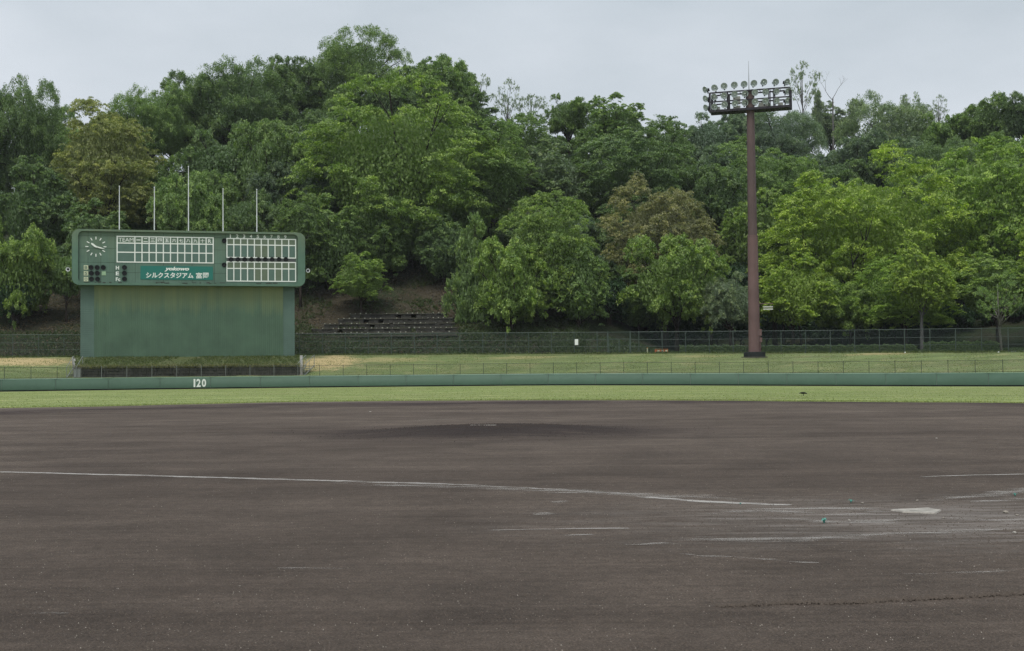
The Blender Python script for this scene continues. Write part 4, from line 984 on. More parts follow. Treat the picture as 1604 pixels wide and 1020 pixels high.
LABEL = {79: 'half hidden tree just above the bushy tree at the left edge',
  80: 'half hidden tree just up right from the bushy tree at the left edge',
  85: 'half hidden tree behind the rightmost flag pole',
  87: 'half hidden tree down left from the rust coloured tree',
  88: 'half hidden tree left of the bright tree before the rust coloured one',
  89: 'half hidden tree just up right from the orange barricade',
  93: 'half hidden tree below the tall dark tree at the left edge',
  94: 'half hidden tree just left of the scoreboard clock',
  95: 'half hidden tree behind the leftmost flag pole',
  96: 'half hidden tree behind the second flag pole from the left',
  97: 'half hidden tree just above the fourth flag pole from the left',
  98: 'half hidden tree behind the light domed tree above the board',
  99: 'half hidden tree right of the light domed tree above the board',
  100: 'half hidden tree left of the great spreading central tree',
  101: 'half hidden tree just down right from the great spreading central tree',
  102: 'half hidden tree just down left from the soft drooping tree',
  103: 'half hidden tree just up right from the feathery upright shrub',
  104: 'half hidden tree up right from the big spreading tree above the terrace',
  105: 'half hidden tree right of the big spreading tree above the terrace',
  109: 'half hidden tree just down left from the tall dark tree at the left edge',
  110: 'half hidden tree just down right from the tall dark tree at the left edge',
  112: 'half hidden tree just up left from the tallest flag pole',
  113: 'half hidden tree up right from the tallest flag pole',
  114: 'half hidden tree just above the light domed tree above the board',
  115: 'half hidden tree up right from the light domed tree above the board',
  117: 'half hidden tree just below the ragged tree on the summit shoulder',
  120: 'half hidden tree down left from the wide dark layered tree',
  122: 'half hidden tree right of the rust coloured tree',
  123: 'half hidden tree behind the middle of the light tower shaft',
  124: 'half hidden tree up left from the huge lime green dome tree',
  125: 'half hidden tree right of the middle of the light tower shaft',
  126: 'half hidden tree up right from the huge lime green dome tree',
  135: 'half hidden tree just left of the olive yellow tree',
  136: 'half hidden tree just up left from the olive yellow tree',
  137: 'half hidden tree just above the tallest flag pole',
  138: 'half hidden tree down left from the dark tree on the left shoulder of the hill',
  139: 'half hidden tree down right from the dark tree on the left shoulder of the hill',
  140: 'half hidden tree down left from the highest hilltop tree',
  141: 'half hidden tree left of the ragged tree on the summit shoulder',
  142: 'half hidden tree behind the ragged tree on the summit shoulder',
  143: 'half hidden tree just below the wispy saplings on the skyline',
  144: 'half hidden tree just below the small domed skyline tree',
  146: 'half hidden tree below the pointed conifer tip',
  147: 'half hidden tree up left from the middle of the light tower shaft',
  148: 'half hidden tree up right from the middle of the light tower shaft',
  149: 'half hidden tree above the huge lime green dome tree',
  150: 'half hidden tree just below the light topped skyline tree',
  151: 'half hidden tree just down left from the knobbly skyline tree near the right edge',
  157: 'half hidden tree up right from the tall dark tree at the left edge',
  158: 'half hidden tree left of the skyline tree behind the olive yellow one',
  160: 'half hidden tree behind the dark tree on the left shoulder of the hill',
  165: 'half hidden tree just down left from the small domed skyline tree',
  167: 'half hidden tree down right from the pointed conifer tip',
  168: 'half hidden tree just above the middle of the light tower shaft',
  169: 'half hidden tree below the dead tree',
  170: 'half hidden tree down left from the light topped skyline tree',
  172: 'half hidden tree just down right from the knobbly skyline tree near the right edge',
  175: 'shaded dark tree just up right from the mesh gate',
  176: 'shaded dark tree just right of the bright tree before the rust coloured one',
  177: 'shaded dark tree just up left from the lower shaft of the light tower',
  178: 'shaded dark tree up right from the lower shaft of the light tower',
  180: 'shaded dark tree left of the tall lime green tree at the right',
  181: 'shaded dark tree down left from the tall lime green tree at the right',
  182: 'shaded dark tree just down right from the tall lime green tree at the right',
  194: 'shaded dark bush just below the feathery upright shrub',
  200: 'shaded dark bush just above the mesh gate',
  201: 'shaded dark bush just up right from the mesh gate',
  202: 'shaded dark bush just above the orange barricade',
  203: 'shaded dark bush just up right from the orange barricade',
  204: 'shaded dark bush down left from the lower shaft of the light tower',
  205: 'shaded dark bush below the lower shaft of the light tower',
  206: 'shaded dark bush just below the lower shaft of the light tower',
  207: 'shaded dark bush down left from the huge lime green dome tree',
  208: 'shaded dark bush down right from the lower shaft of the light tower',
  209: 'shaded dark bush left of the tree with the pale grey trunk',
  210: 'shaded dark bush below the huge lime green dome tree',
  211: 'shaded dark bush just left of the tree with the pale grey trunk',
  212: 'shaded dark bush behind the tree with the pale grey trunk',
  213: 'shaded dark bush just right of the tree with the pale grey trunk',
  214: 'shaded dark bush just left of the small pale barked tree',
  215: 'shaded dark bush just down left from the small pale barked tree',
  216: 'shaded dark bush just down right from the small pale barked tree',
  217: 'shaded dark bush just right of the small pale barked tree',
  220: 'shaded dark bush below the bright tree before the rust coloured one',
  222: 'shaded dark bush right of the orange barricade',
  231: 'shaded dark bush just up right from the tree with the pale grey trunk',
  232: 'shaded dark bush just up left from the small pale barked tree'}
def tree(u, vt, vb, hw, Y, kind, tint, label, size=None, group=None, h_extra=0, bark='bark', cat='tree', var=None, lean=0, trad=None):
    ti[0] += 1; g = random.Random(ti[0] * 7)
    if ti[0] in SKIP: return None
    label = LABEL.get(ti[0], label)
    pt = atY(u, vt, Y); pb = atY(u, vb, Y); rx = hw * Y / F; x, y = pt.x, Y
    rz = min(max(pt.z - pb.z, 1.0), rx * ((1.7 if Y > 187 else 2.1) if kind not in ('cone', 'airy') else 4)); pb.z = pt.z - rz; gz_ = zt(x, y) if y > uf_y(x / y) + 2 else (zbank(x, y))
    h0 = max(pb.z - gz_, 0.05)
    if size is None: size = 'L' if rx > 7.5 else ('M' if rx > 3.6 else 'S')
    if kind in ('cone', 'airy'): size = 'M'
    if kind == 'dome': size = 'L'
    if kind == 'layer' and size == 'S': size = 'M'
    opts = [k for k in SPEC if k[0] == kind and k[1] == size]; key = opts[(var if var is not None else ti[0]) % len(opts)]
    me, lc = SPEC[key]
    rx *= 1.12 if Y > 187 else 1.03
    root = empty('tree' if cat == 'tree' else 'bush', (x, y, gz_), g.uniform(0, 6.28), label=label, cat=cat, group=group)
    o = link('crown', me, None, root, loc=(0, 0, h0 - rz * .02), scale=(rx * 1.0, rx * g.uniform(.8, .95), rz))
    j = g.uniform(.93, 1.07); o.color = (tint[0] * j, tint[1] * j, tint[2] * j, 1)
    if lean: o.location.x = lean
    link('trunk', trunk_mesh(lc, rx * .95, rz, h0, trad or max(.12, rx * .042), ti[0], lean=lean), M[bark], root)
    return root
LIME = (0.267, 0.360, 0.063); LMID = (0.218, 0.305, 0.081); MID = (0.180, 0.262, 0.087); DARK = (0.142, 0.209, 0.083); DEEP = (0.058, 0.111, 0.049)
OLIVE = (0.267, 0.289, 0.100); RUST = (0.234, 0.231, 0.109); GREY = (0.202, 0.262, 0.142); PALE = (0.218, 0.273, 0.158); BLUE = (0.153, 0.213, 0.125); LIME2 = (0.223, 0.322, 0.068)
T = [
 # skyline and back rows
 (40, 118, 420, 88, 186, 'round', DARK, 'tall dark green tree at the left edge, its top against the sky'),
 (-60, 150, 430, 80, 180, 'round', DARK, 'dark tree cut off by the left edge of the view'),
 (238, 130, 330, 75, 206, 'round', MID, 'dark green skyline tree right behind the olive yellow tree'),
 (300, 118, 320, 62, 214, 'round', DARK, 'dark tree between the olive tree and the big left shoulder of the hill'),
 (372, 86, 330, 92, 214, 'round', DARK, 'broad dark green tree forming the left shoulder of the wooded hill'),
 (455, 82, 280, 62, 220, 'round', DARK, 'dark skyline tree just left of the highest tree of the hill'),
 (556, 44, 250, 78, 226, 'round', MID, 'highest tree on the hilltop, its light crown standing over all others'),
 (632, 92, 280, 60, 228, 'round', MID, 'rounded tree on the hilltop just right of the highest one'),
 (694, 82, 290, 60, 224, 'round', MID, 'hilltop tree with a ragged top on the right shoulder of the summit'),
 (738, 150, 320, 48, 222, 'layer', DARK, 'dark narrow tree stepping down right from the summit'),
 (805, 172, 340, 75, 216, 'layer', MID, 'fine leaved green tree under the thin pale saplings on the skyline'),
 (890, 146, 340, 42, 214, 'round', MID, 'small domed skyline tree left of the wide dark layered tree'),
 (962, 150, 330, 66, 210, 'layer', MID, 'yellowish green skyline tree directly above the wide dark layered tree'),
 (1046, 196, 330, 42, 212, 'round', DARK, 'dark tree right of the layered tree where the skyline dips'),
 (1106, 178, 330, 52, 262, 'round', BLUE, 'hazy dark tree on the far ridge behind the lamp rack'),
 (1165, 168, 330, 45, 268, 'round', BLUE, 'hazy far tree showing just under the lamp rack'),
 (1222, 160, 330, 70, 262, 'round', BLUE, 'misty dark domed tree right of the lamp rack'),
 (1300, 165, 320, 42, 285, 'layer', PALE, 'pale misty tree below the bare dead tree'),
 (1400, 149, 310, 82, 238, 'round', GREY, 'broad light topped tree on the right part of the skyline'),
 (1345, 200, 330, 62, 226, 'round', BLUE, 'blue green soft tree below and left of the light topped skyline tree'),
 (1478, 172, 320, 62, 230, 'round', MID, 'green skyline tree in the gap right of the light topped tree'),
 (1540, 150, 320, 50, 226, 'round', MID, 'dark knobbly skyline tree near the right edge'),
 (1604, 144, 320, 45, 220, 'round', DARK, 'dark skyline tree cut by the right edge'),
 (1585, 205, 330, 62, 204, 'round', MID, 'mid green tree below the skyline at the right edge'),
 (1690, 170, 380, 80, 200, 'round', MID, 'green tree just beyond the right edge of the view'),
 (1470, 215, 330, 75, 212, 'round', DARK, 'dark tree filling the dip right above the bright green canopy'),
 # middle rows
 (165, 152, 400, 100, 178, 'layer', OLIVE, 'olive yellow layered tree above the left end of the scoreboard'),
 (60, 255, 440, 75, 170, 'layer', DARK, 'dark layered tree at the left, below the olive yellow one'),
 (150, 315, 470, 70, 160, 'layer', DARK, 'dark tree right behind the clock end of the scoreboard'),
 (292, 262, 430, 72, 160, 'round', MID, 'mid green bushy tree behind the three left flag poles'),
 (425, 190, 420, 74, 186, 'round', MID, 'light domed tree on the slope above the right end of the scoreboard'),
 (385, 290, 440, 68, 168, 'round', DARK, 'dark bushy tree behind the two right flag poles'),
 (345, 205, 400, 70, 196, 'round', DARK, 'dark tree in the hollow above the middle flag pole'),
 (512, 190, 420, 80, 192, 'layer', DARK, 'dark leafy tree left behind the great central tree'),
 (628, 152, 425, 178, 182, 'dome', LMID, 'great spreading light green tree in the centre of the hill'),
 (770, 190, 410, 95, 188, 'layer', MID, 'soft drooping green tree right beside the great central tree'),
 (515, 330, 478, 78, 170, 'layer', MID, 'drooping tree at the right end of the scoreboard, under the great tree'),
 (645, 330, 440, 62, 178, 'layer', DARK, 'dark lower tree above the bare leaf covered slope'),
 (600, 300, 450, 74, 174, 'layer', MID, 'green tree low on the slope directly behind the lone bright shrub'),
 (695, 330, 452, 56, 172, 'layer', DARK, 'dark tree left of the feathery upright shrub'),
 (470, 300, 470, 46, 165, 'layer', MID, 'dark tree peeping out behind the right edge of the board'),
 (862, 218, 400, 72, 192, 'layer', GREY, 'grey green open tree left of the wide dark layered tree'),
 (985, 182, 400, 112, 196, 'dome', DARK, 'wide dark layered tree in the middle of the hill, right of centre'),
 (1192, 222, 400, 98, 205, 'dome', MID, 'dark domed tree behind the upper shaft of the light tower'),
 (1185, 295, 450, 78, 182, 'layer', LMID, 'mid green tree behind the joint of the light tower'),
 (1120, 260, 420, 60, 190, 'round', DARK, 'dark tree between the rust coloured tree and the light tower'),
 # front rows
 (28, 370, 525, 78, 152, 'round', LMID, 'light green bushy tree at the left edge level with the scoreboard'),
 (104, 385, 530, 42, 154, 'round', MID, 'mid green bush squeezed between the left tree and the scoreboard'),
 (565, 396, 474, 54, 163, 'layer', LMID, 'small bright shrub standing alone above the terraced steps'),
 (738, 328, 500, 56, 160, 'cone', MID, 'feathery upright green shrub left of the big cherry like tree'),
 (855, 300, 505, 98, 160, 'layer', LMID, 'big light green spreading tree right of the terrace'),
 (800, 370, 515, 82, 156, 'round', LMID, 'low light branching tree leaning over the fence left of the white notice'),
 (905, 390, 520, 62, 157, 'layer', MID, 'low green tree directly above the white notice'),
 (1035, 274, 470, 98, 170, 'dome', RUST, 'dense round rust brown tree left of the light tower'),
 (1058, 368, 515, 90, 157, 'round', LMID, 'bright green tree in front of the rust brown tree'),
 (1000, 430, 525, 60, 165, 'layer', MID, 'shaded green tree between the gate and the rust brown tree'),
 (1142, 425, 515, 48, 152, 'round', PALE, 'greyish thin leaved bush left beside the light tower foot'),
 (1345, 240, 510, 165, 172, 'dome', LIME, 'huge bright lime green dome tree right of the light tower'),
 (1545, 230, 490, 140, 176, 'layer', LIME2, 'tall lime green tree at the right behind the huge dome tree'),
 (1240, 400, 522, 75, 157, 'layer', LIME, 'low bright green branches right beside the light tower'),
 (1415, 390, 520, 105, 158, 'layer', LIME2, 'low lime green tree under the right side of the huge dome'),
 (1560, 400, 505, 80, 152, 'layer', LMID, 'green tree over the pale barked small tree at the right'),
 (1330, 425, 528, 70, 160, 'round', LMID, 'bushy green tree reaching down to the fence at right of centre'),
 (1680, 260, 500, 110, 150, 'layer', LIME, 'lime green tree beyond the right edge'),
 (-60, 330, 520, 80, 156, 'round', LMID, 'green tree beyond the left edge beside the park fence'),
]
for a in T: tree(*a)
tree(1566, 425, 505, 46, 131.5, 'airy', MID, 'small tree with pale leaning bark behind the fence at the right', bark='palebark', lean=.4)
# thin saplings and misty trees on the skyline
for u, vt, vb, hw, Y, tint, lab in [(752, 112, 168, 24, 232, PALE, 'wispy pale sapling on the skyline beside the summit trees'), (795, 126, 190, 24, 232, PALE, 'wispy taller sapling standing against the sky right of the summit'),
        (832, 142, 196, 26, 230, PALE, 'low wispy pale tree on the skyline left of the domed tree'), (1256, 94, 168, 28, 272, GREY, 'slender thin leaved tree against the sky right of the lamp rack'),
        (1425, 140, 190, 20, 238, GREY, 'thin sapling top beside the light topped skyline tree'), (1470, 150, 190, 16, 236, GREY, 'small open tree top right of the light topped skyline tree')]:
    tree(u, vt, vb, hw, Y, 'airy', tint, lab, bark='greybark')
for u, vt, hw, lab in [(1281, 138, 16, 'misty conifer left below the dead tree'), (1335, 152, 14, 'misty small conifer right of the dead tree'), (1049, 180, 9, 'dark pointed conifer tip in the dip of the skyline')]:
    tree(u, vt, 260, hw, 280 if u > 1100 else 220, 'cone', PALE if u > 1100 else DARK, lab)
# the dead tree
def branchy(b, p, d, L_, r, depth, g):
    q = p + d * L_; m = p.lerp(q, .5) + Vector((g.uniform(-1, 1), g.uniform(-1, 1), 0)) * L_ * .05
    b.tube([p, m, q], [r, r * .8, r * .6], 5, False)
    if depth == 0: return
    for k in range(2 if depth > 1 else 3):
        nd = (d + Vector((g.uniform(-.75, .75), g.uniform(-.3, .3), g.uniform(-.05, .35)))).normalized()
        branchy(b, q, nd, L_ * g.uniform(.55, .8), r * .55, depth - 1, g)
p = atY(1304, 162, 276); g_ = random.Random(5)
dt = empty('dead_tree', (p.x, p.y, p.z - 6), label='bare dead tree with forked branches against the sky', cat='tree')
b = MB(); b.tube([(0, 0, -6), (.05, 0, 3), (.1, 0, 7.2)], [.20, .16, .11], 6, False)
branchy(b, Vector((.1, 0, 7.1)), Vector((.45, 0, .8)).normalized(), 2.3, .075, 3, g_); branchy(b, Vector((.1, 0, 6.6)), Vector((-.55, .1, .8)).normalized(), 2.6, .075, 3, g_)
b.build('branches', M['greybark'], dt)

# fillers deep in the forest so that no slope shows between the crowns
SKY = [(-700, 180), (0, 150), (100, 175), (200, 165), (300, 150), (400, 110), (470, 110), (560, 100), (700, 115), (760, 190), (900, 190), (1000, 190), (1060, 225), (1200, 215), (1320, 225), (1400, 195), (1500, 205), (1604, 190), (2300, 200)]
su = np.array([s[0] for s in SKY]); sv = np.array([s[1] for s in SKY])
gq = random.Random(11)
for row, (Y, step, dv) in enumerate([(168, 74, 220), (184, 80, 140), (200, 84, 75), (222, 88, 18), (240, 100, 12)]):
    u = -230 + row * 23
    while u < 1850:
        if not (row == 0 and (440 < u < 790 or u > 1090)) and not (row == 1 and 1090 < u):
            vt = float(np.interp(u, su, sv)) + dv - 16 + gq.uniform(0, 24)
            hp_ = atY(u, vt, Y); gz_ = zt(hp_.x, Y)
            if hp_.z - gz_ > 3:
                vb = vt + (min(hp_.z - gz_, 15) - 1) / Y * F
                tree(u, vt, vb, gq.uniform(46, 60), Y, 'round', gq.choice([DARK, BLUE, DARK, MID]), 'dark tree deep in the hillside forest, mostly hidden behind the crowns in front', size='M', group='shaded trees filling the hillside forest')
        u += step * gq.uniform(.85, 1.15)
# flat strip on the right: shaded trees with visible trunks behind the fence
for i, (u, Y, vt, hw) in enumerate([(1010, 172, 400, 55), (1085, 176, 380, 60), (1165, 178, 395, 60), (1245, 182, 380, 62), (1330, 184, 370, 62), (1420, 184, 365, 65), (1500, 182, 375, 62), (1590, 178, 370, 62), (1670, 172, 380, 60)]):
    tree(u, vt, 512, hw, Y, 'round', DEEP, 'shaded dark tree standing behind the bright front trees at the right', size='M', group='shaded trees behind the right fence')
# trees whose dark trunks are seen through the fence
for u, w_, Y, mt, lab in [(1040, 13, 161, 'bark', 'tree with a thick black trunk behind the orange barricade'), (1057, 4, 163, 'bark', 'tree with a thin black trunk right of the thick one behind the barricade'), (953, 9, 162, 'bark', 'dark trunked tree standing behind the mesh gate'),
        (1112, 7, 161, 'bark', 'dark trunked tree seen through the fence left of the light tower'), (1146, 6, 162, 'bark', 'dark trunked tree nearest left of the light tower'), (1212, 9, 160, 'bark', 'dark trunked tree nearest right of the light tower'),
        (1226, 6, 162, 'bark', 'second dark trunked tree right of the light tower'), (1255, 4, 160, 'bark', 'thin leaning tree behind the fence right of the tower'), (1441, 6, 150, 'greybark', 'tree with a pale grey trunk behind the fence, midway to the right edge'), (21, 5, 150, 'bark', 'dark trunked tree behind the fence at the far left')]:
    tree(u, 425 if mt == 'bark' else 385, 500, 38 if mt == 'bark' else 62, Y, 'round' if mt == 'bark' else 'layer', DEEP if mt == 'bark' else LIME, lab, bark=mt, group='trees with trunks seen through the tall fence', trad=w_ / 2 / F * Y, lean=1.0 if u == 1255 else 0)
# shaded understory bushes closing the view under the crowns
gb_ = random.Random(3)
for (ua, ub, Y, vt, vb) in [(735, 1010, 163, 468, 530), (1000, 1680, 166, 478, 536), (1030, 1680, 174, 455, 530), (-120, 60, 156, 470, 530)]:
    u = ua
    while u < ub:
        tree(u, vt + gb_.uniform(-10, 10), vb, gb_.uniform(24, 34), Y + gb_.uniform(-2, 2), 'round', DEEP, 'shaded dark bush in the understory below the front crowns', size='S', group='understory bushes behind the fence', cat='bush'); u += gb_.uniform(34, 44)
# hedges behind the fence on the right
def leaves_obj(name, C, Nn, S, T_, color, mat='leaf', parent=None, **k):
    V = leaf_quads(C, Nn, S); me = bpy.data.meshes.new(name); fast(me, V, np.arange(len(V)).reshape(-1, 4))
    at = me.attributes.new('tint', 'FLOAT', 'FACE'); at.data.foreach_set('value', T_.astype(np.float32))
    o = link(name, me, M[mat], parent, **k); o.color = (*color, 1); return o
for ua, ub, lab, h_ in [(1064, 1166, 'clipped low hedge behind the fence left of the light tower', .85), (1192, 1432, 'long clipped low hedge behind the fence right of the light tower', .8), (1446, 1562, 'taller clipped hedge behind the fence near the right edge', 1.05)]:
    n = int((ub - ua) * 75); us = rng.uniform(ua, ub, n); s_ = (us - CX) / F
    y = np.array([uf_y(a) for a in s_]) + 1.6 + rng.uniform(-.55, .55, n); x = s_ * y; z0 = np.array([uf_z(a) for a in s_])
    lum = .07 * np.sin(us * .35) + .05 * np.sin(us * .9)
    zz = rng.random(n); edge = rng.random(n); zz = np.where(edge < .45, 1 + rng.normal(0, .04, n), zz); y = np.where((edge > .45) & (edge < .9), np.array([uf_y(a) for a in s_]) + 1.05 + rng.normal(0, .06, n), y)
    C = np.stack([x, y, z0 + zz * (h_ + lum)], 1)
    Nn = unit(rng.normal(size=(n, 3)) * .6 + np.where((edge < .45)[:, None], np.array([0, 0, 1.]), np.array([0, -1., .4])))
    rt = empty('hedge', (C[0, 0], C[0, 1], z0[0]), label=lab, cat='hedge')
    leaves_obj('foliage', C - np.array(rt.location), Nn, np.full(n, .085) * rng.uniform(.6, 1.3, n), np.clip(rng.normal(.5, .18, n), 0, 1), (.095, .145, .052), parent=rt)

# ---------------------------------------------------------------- ground cover
def tufts(name, pts, h, w_, color, k=3, lean=.5, **kw):
    n = len(pts) * k; P0 = np.repeat(pts, k, 0) + rng.normal(0, w_ * 1.2, (n, 3)) * np.array([1, 1, 0]); H = h * rng.uniform(.4, 1.3, n)
    a = rng.uniform(0, 2 * np.pi, n); d = np.stack([np.cos(a), np.sin(a), np.zeros(n)], 1); ln_ = rng.normal(0, lean, (n, 3)) * H[:, None]; ln_[:, 2] = H
    ww = (w_ * rng.uniform(.5, 1.3, n))[:, None]
    V = np.stack([P0 - d * ww, P0 + d * ww, P0 + ln_], 1).reshape(-1, 3); me = bpy.data.meshes.new(name)
    fast(me, V, np.arange(len(V)).reshape(-1, 3)); at = me.attributes.new('tint', 'FLOAT', 'FACE'); at.data.foreach_set('value', np.clip(rng.normal(.5, .22, n), 0, 1).astype(np.float32))
    o = link(name, me, M['leaf'], **kw); o.color = (*color, 1); return o
# ragged turf edge
n = 16000; a = rng.uniform(-1.25, 1.05, n); rr2 = np.array([arcR(t) for t in a]) + np.abs(rng.normal(0, .25, n))
pts = np.stack([MOUND.x + rr2 * np.sin(a), MOUND.y + rr2 * np.cos(a), np.zeros(n)], 1); pts[:, 2] = [zfield(p[0], p[1]) + .01 for p in pts]
tufts('turf_edge', pts, .040, .025, (.235, .26, .10), 1, kind='stuff')
# outfield blades over the near part of the turf
n = 60000; a = rng.uniform(-.95, .75, n); r0 = np.array([arcR(t) for t in a]); rr2 = r0 + rng.random(n) ** 1.3 * 62
pts = np.stack([MOUND.x + rr2 * np.sin(a), MOUND.y + rr2 * np.cos(a), np.zeros(n)], 1); pts[:, 2] = [zfield(p[0], p[1]) + .02 for p in pts]
hd = np.hypot(pts[:, 0] - HOME.x, pts[:, 1] - HOME.y); ok_ = np.array([math.hypot(p[0] - HOME.x, p[1] - HOME.y) < 120 - 22 * min(1.6, abs(math.degrees(math.atan2(p[0] - HOME.x, p[1] - HOME.y) - AX)) / 45) ** 1.6 - .5 for p in pts])
tufts('turf_blades', pts[ok_], .035, .03, (.20, .24, .075), 1, kind='stuff')
# bank grass and crest weeds
n = 60000; s_ = rng.uniform(-.45, .45, n); t_ = rng.random(n); y = np.array([w_y(a) + .5 + (uf_y(a) - w_y(a)) * b for a, b in zip(s_, t_)]); x = s_ * y
pts = np.stack([x, y, np.array([zbank(p, q) for p, q in zip(x, y)])], 1)
tufts('bank_blades', pts, .05, .05, (.17, .20, .075), 1, kind='stuff')
n = 5000; s_ = rng.uniform(-.45, .45, n); y = np.array([uf_y(a) for a in s_]) + rng.normal(-.15, .15, n); x = s_ * y
pts = np.stack([x, y, np.array([uf_z(a) for a in s_])], 1)
tufts('crest_weeds', pts, .20, .04, (.10, .13, .045), 3, kind='stuff')
# weeds on the scoreboard bank
gP = P_b = None
n = 9000; jj = rng.integers(0, len(tt) - 1, n)
f0 = np.array([wp(t, 1.1, 2.18) for t in tt]); kk_ = (tt - bl) / (br_ - bl)
b0 = np.array([tuple(BO + bt * (pxl - .6 + (pxr - pxl + 1.2) * k) - bn * .25) for k in kk_])
q = rng.random(n) ** 1.2; pts = f0[jj] + (b0[jj] - f0[jj]) * q[:, None]; pts[:, 0] += rng.uniform(-.15, .15, n); pts[:, 2] = 2.18 + (BO.z + .03 - 2.18) * q ** .8
pts_keep = pts[(np.sin(pts[:, 0] * 1.3) + np.sin(pts[:, 0] * .47 + 2) + rng.normal(0, .8, n)) > -.6]
tufts('bank_weeds', pts_keep, .16, .035, (.085, .11, .035), 3, kind='stuff')
n = 900; jj = rng.integers(0, len(tt) - 1, n); pts = f0[jj] + rng.normal(0, .12, (n, 3)) * np.array([1, .5, 0]); pts[:, 2] = 2.15
tufts('hanging_weeds', pts, .42, .03, (.16, .15, .07), 3, .8, kind='stuff')
# leaf litter and ferns on the visible slopes
def slope_pts(n, s0, s1, d0, d1):
    s_ = rng.uniform(s0, s1, n); d = rng.uniform(d0, d1, n); y = np.array([uf_y(a) for a in s_]) + 2 + d; x = s_ * y
    return np.stack([x, y, np.array([zt(p, q) for p, q in zip(x, y)]) + .04], 1)
p_ = slope_pts(26000, -.20, .02, .3, 34); n = len(p_)
leaves_obj('leaf_litter', p_, unit(rng.normal(size=(n, 3)) * .5 + np.array([0, -.4, 1.])), rng.uniform(.07, .17, n), np.clip(rng.normal(.5, .3, n), 0, 1), (.085, .066, .045), kind='stuff')
p_ = slope_pts(9000, -.45, -.32, .3, 22); n = len(p_)
leaves_obj('leaf_litter', p_, unit(rng.normal(size=(n, 3)) * .5 + np.array([0, -.4, 1.])), rng.uniform(.07, .16, n), np.clip(rng.normal(.5, .3, n), 0, 1), (.10, .075, .045), kind='stuff')
p_ = slope_pts(22000, -.21, .06, .2, 30); s_ = p_[:, 0] / p_[:, 1]
nz_ = np.sin(p_[:, 0] * .9 + np.sin(p_[:, 1] * .6)) + np.sin(p_[:, 1] * .8 + 1) + rng.normal(0, .5, len(p_)) + 1.5 * (s_ > -.045) + .8 * (s_ < -.155)
p_ = p_[nz_ > .9]; tufts('undergrowth', p_, .30, .07, (.060, .085, .03), 3, .8, kind='stuff')
p_ = slope_pts(16000, -.45, .45, .0, 6); tufts('rough_grass', p_, .28, .06, (.055, .085, .03), 2, .7, kind='stuff')

# ---------------------------------------------------------------- infield things
MPZ = zfield(0, 30)
rb = empty('pitcher_plate', (MOUND.x, MOUND.y + .25, .156), R(-14), label='white rubber pitcher plate on top of the mound', cat='pitcher plate')
MB().box(-.305, .305, -.060, .060, -.05, .003).build('slab', M['platewhite'], rb)
hpn = empty('home_plate', (HOME.x, HOME.y, 0), -AX, label='scuffed white home plate half covered in dirt at the right', cat='home plate')
b = MB(); pz = [(-.216, .216), (.216, .216), (.216, 0), (0, -.216), (-.216, 0)]
b.v = [(x, y, .001) for x, y in pz] + [(x * .96, y * .96, .014) for x, y in pz]; b.f = [(5, 6, 7, 8, 9)] + [(i, (i + 1) % 5, 5 + (i + 1) % 5, 5 + i) for i in range(5)]
b.build('slab', M['platewhite'], hpn)
# chalk lines: dusty sheets 4 mm above the dirt
def chalk(pxs, w_, mat='chalk', wave=.015):
    pts = [ground_pt(u, v) for u, v in pxs]; out = []
    for a, b_ in zip(pts, pts[1:]):
        m_ = max(2, int((b_ - a).length / .25))
        out += [a.lerp(b_, k / m_) for k in range(m_)]
    out.append(pts[-1]); n = len(out); Pm = np.zeros((2, n, 3)); Ls = np.zeros(n)
    for i, p in enumerate(out):
        d = (out[min(i + 1, n - 1)] - out[max(i - 1, 0)]).normalized(); nn = Vector((-d.y, d.x, 0)); o_ = wave * math.sin(i * 1.1) + wave * .6 * math.sin(i * 2.9)
        rr_ = math.hypot(p.x - MOUND.x - .3, p.y - MOUND.y); zz_ = zfield(p.x, p.y) + mound_h(rr_) + (.018 if rr_ < 4.4 else .004)
        for k, sg in ((0, -1), (1, 1)): q = p + nn * (sg * w_ / 2 + o_); Pm[k, i] = (q.x, q.y, zz_)
        if i: Ls[i] = Ls[i - 1] + (p - out[i - 1]).length
    me = grid_mesh('chalk_line', Pm, False); uvl = me.uv_layers.new(name='UVMap'); li = np.zeros(len(me.loops), dtype=np.int32); me.loops.foreach_get('vertex_index', li)
    co = np.zeros((2 * n, 2)); co[:n, 0] = Ls / Ls[-1]; co[n:, 0] = Ls / Ls[-1]; co[n:, 1] = 1; uvl.data.foreach_set('uv', co[li].astype(np.float32).ravel())
    link('chalk_line', me, M[mat], infield)
chalk([(-60, 737.5), (0, 739.5), (250, 746), (520, 753.5), (720, 759.5), (830, 765)], .17)
chalk([(800, 763.5), (900, 769), (1010, 775)], .12)
chalk([(995, 778), (1100, 786), (1240, 791.5)], .17)
chalk([(520, 757), (700, 762), (900, 770), (1200, 784)], .55, 'chalkfaint', .05)
chalk([(1440, 747.5), (1530, 744.5), (1700, 741)], .09)
chalk([(1450, 787), (1530, 777), (1604, 768), (1700, 757)], .42, 'chalkfaint', .04)
chalk([(1520, 787), (1604, 782), (1680, 779)], .30, 'chalkfaint', .04)
chalk([(640, 659), (700, 656.8), (716, 657)], .08)
chalk([(760, 831.5), (860, 829.5), (985, 827.5)], .05)
chalk([(880, 839.5), (930, 838)], .07, 'chalkfaint')
chalk([(838, 807), (862, 803)], .30, 'chalkfaint'); chalk([(866, 788), (890, 785)], .22, 'chalkfaint')
chalk([(1050, 866), (1100, 872), (1160, 873), (1240, 880), (1310, 886)], .09, 'chalkfaint')
chalk([(945, 853), (1000, 854), (1050, 850)], .09, 'chalkfaint'); chalk([(1600, 893), (1450, 900), (1360, 898)], .14, 'chalkfaint')
chalk([(1040, 846), (1200, 846), (1400, 838), (1604, 826)], .30, 'chalkfaint', .06)
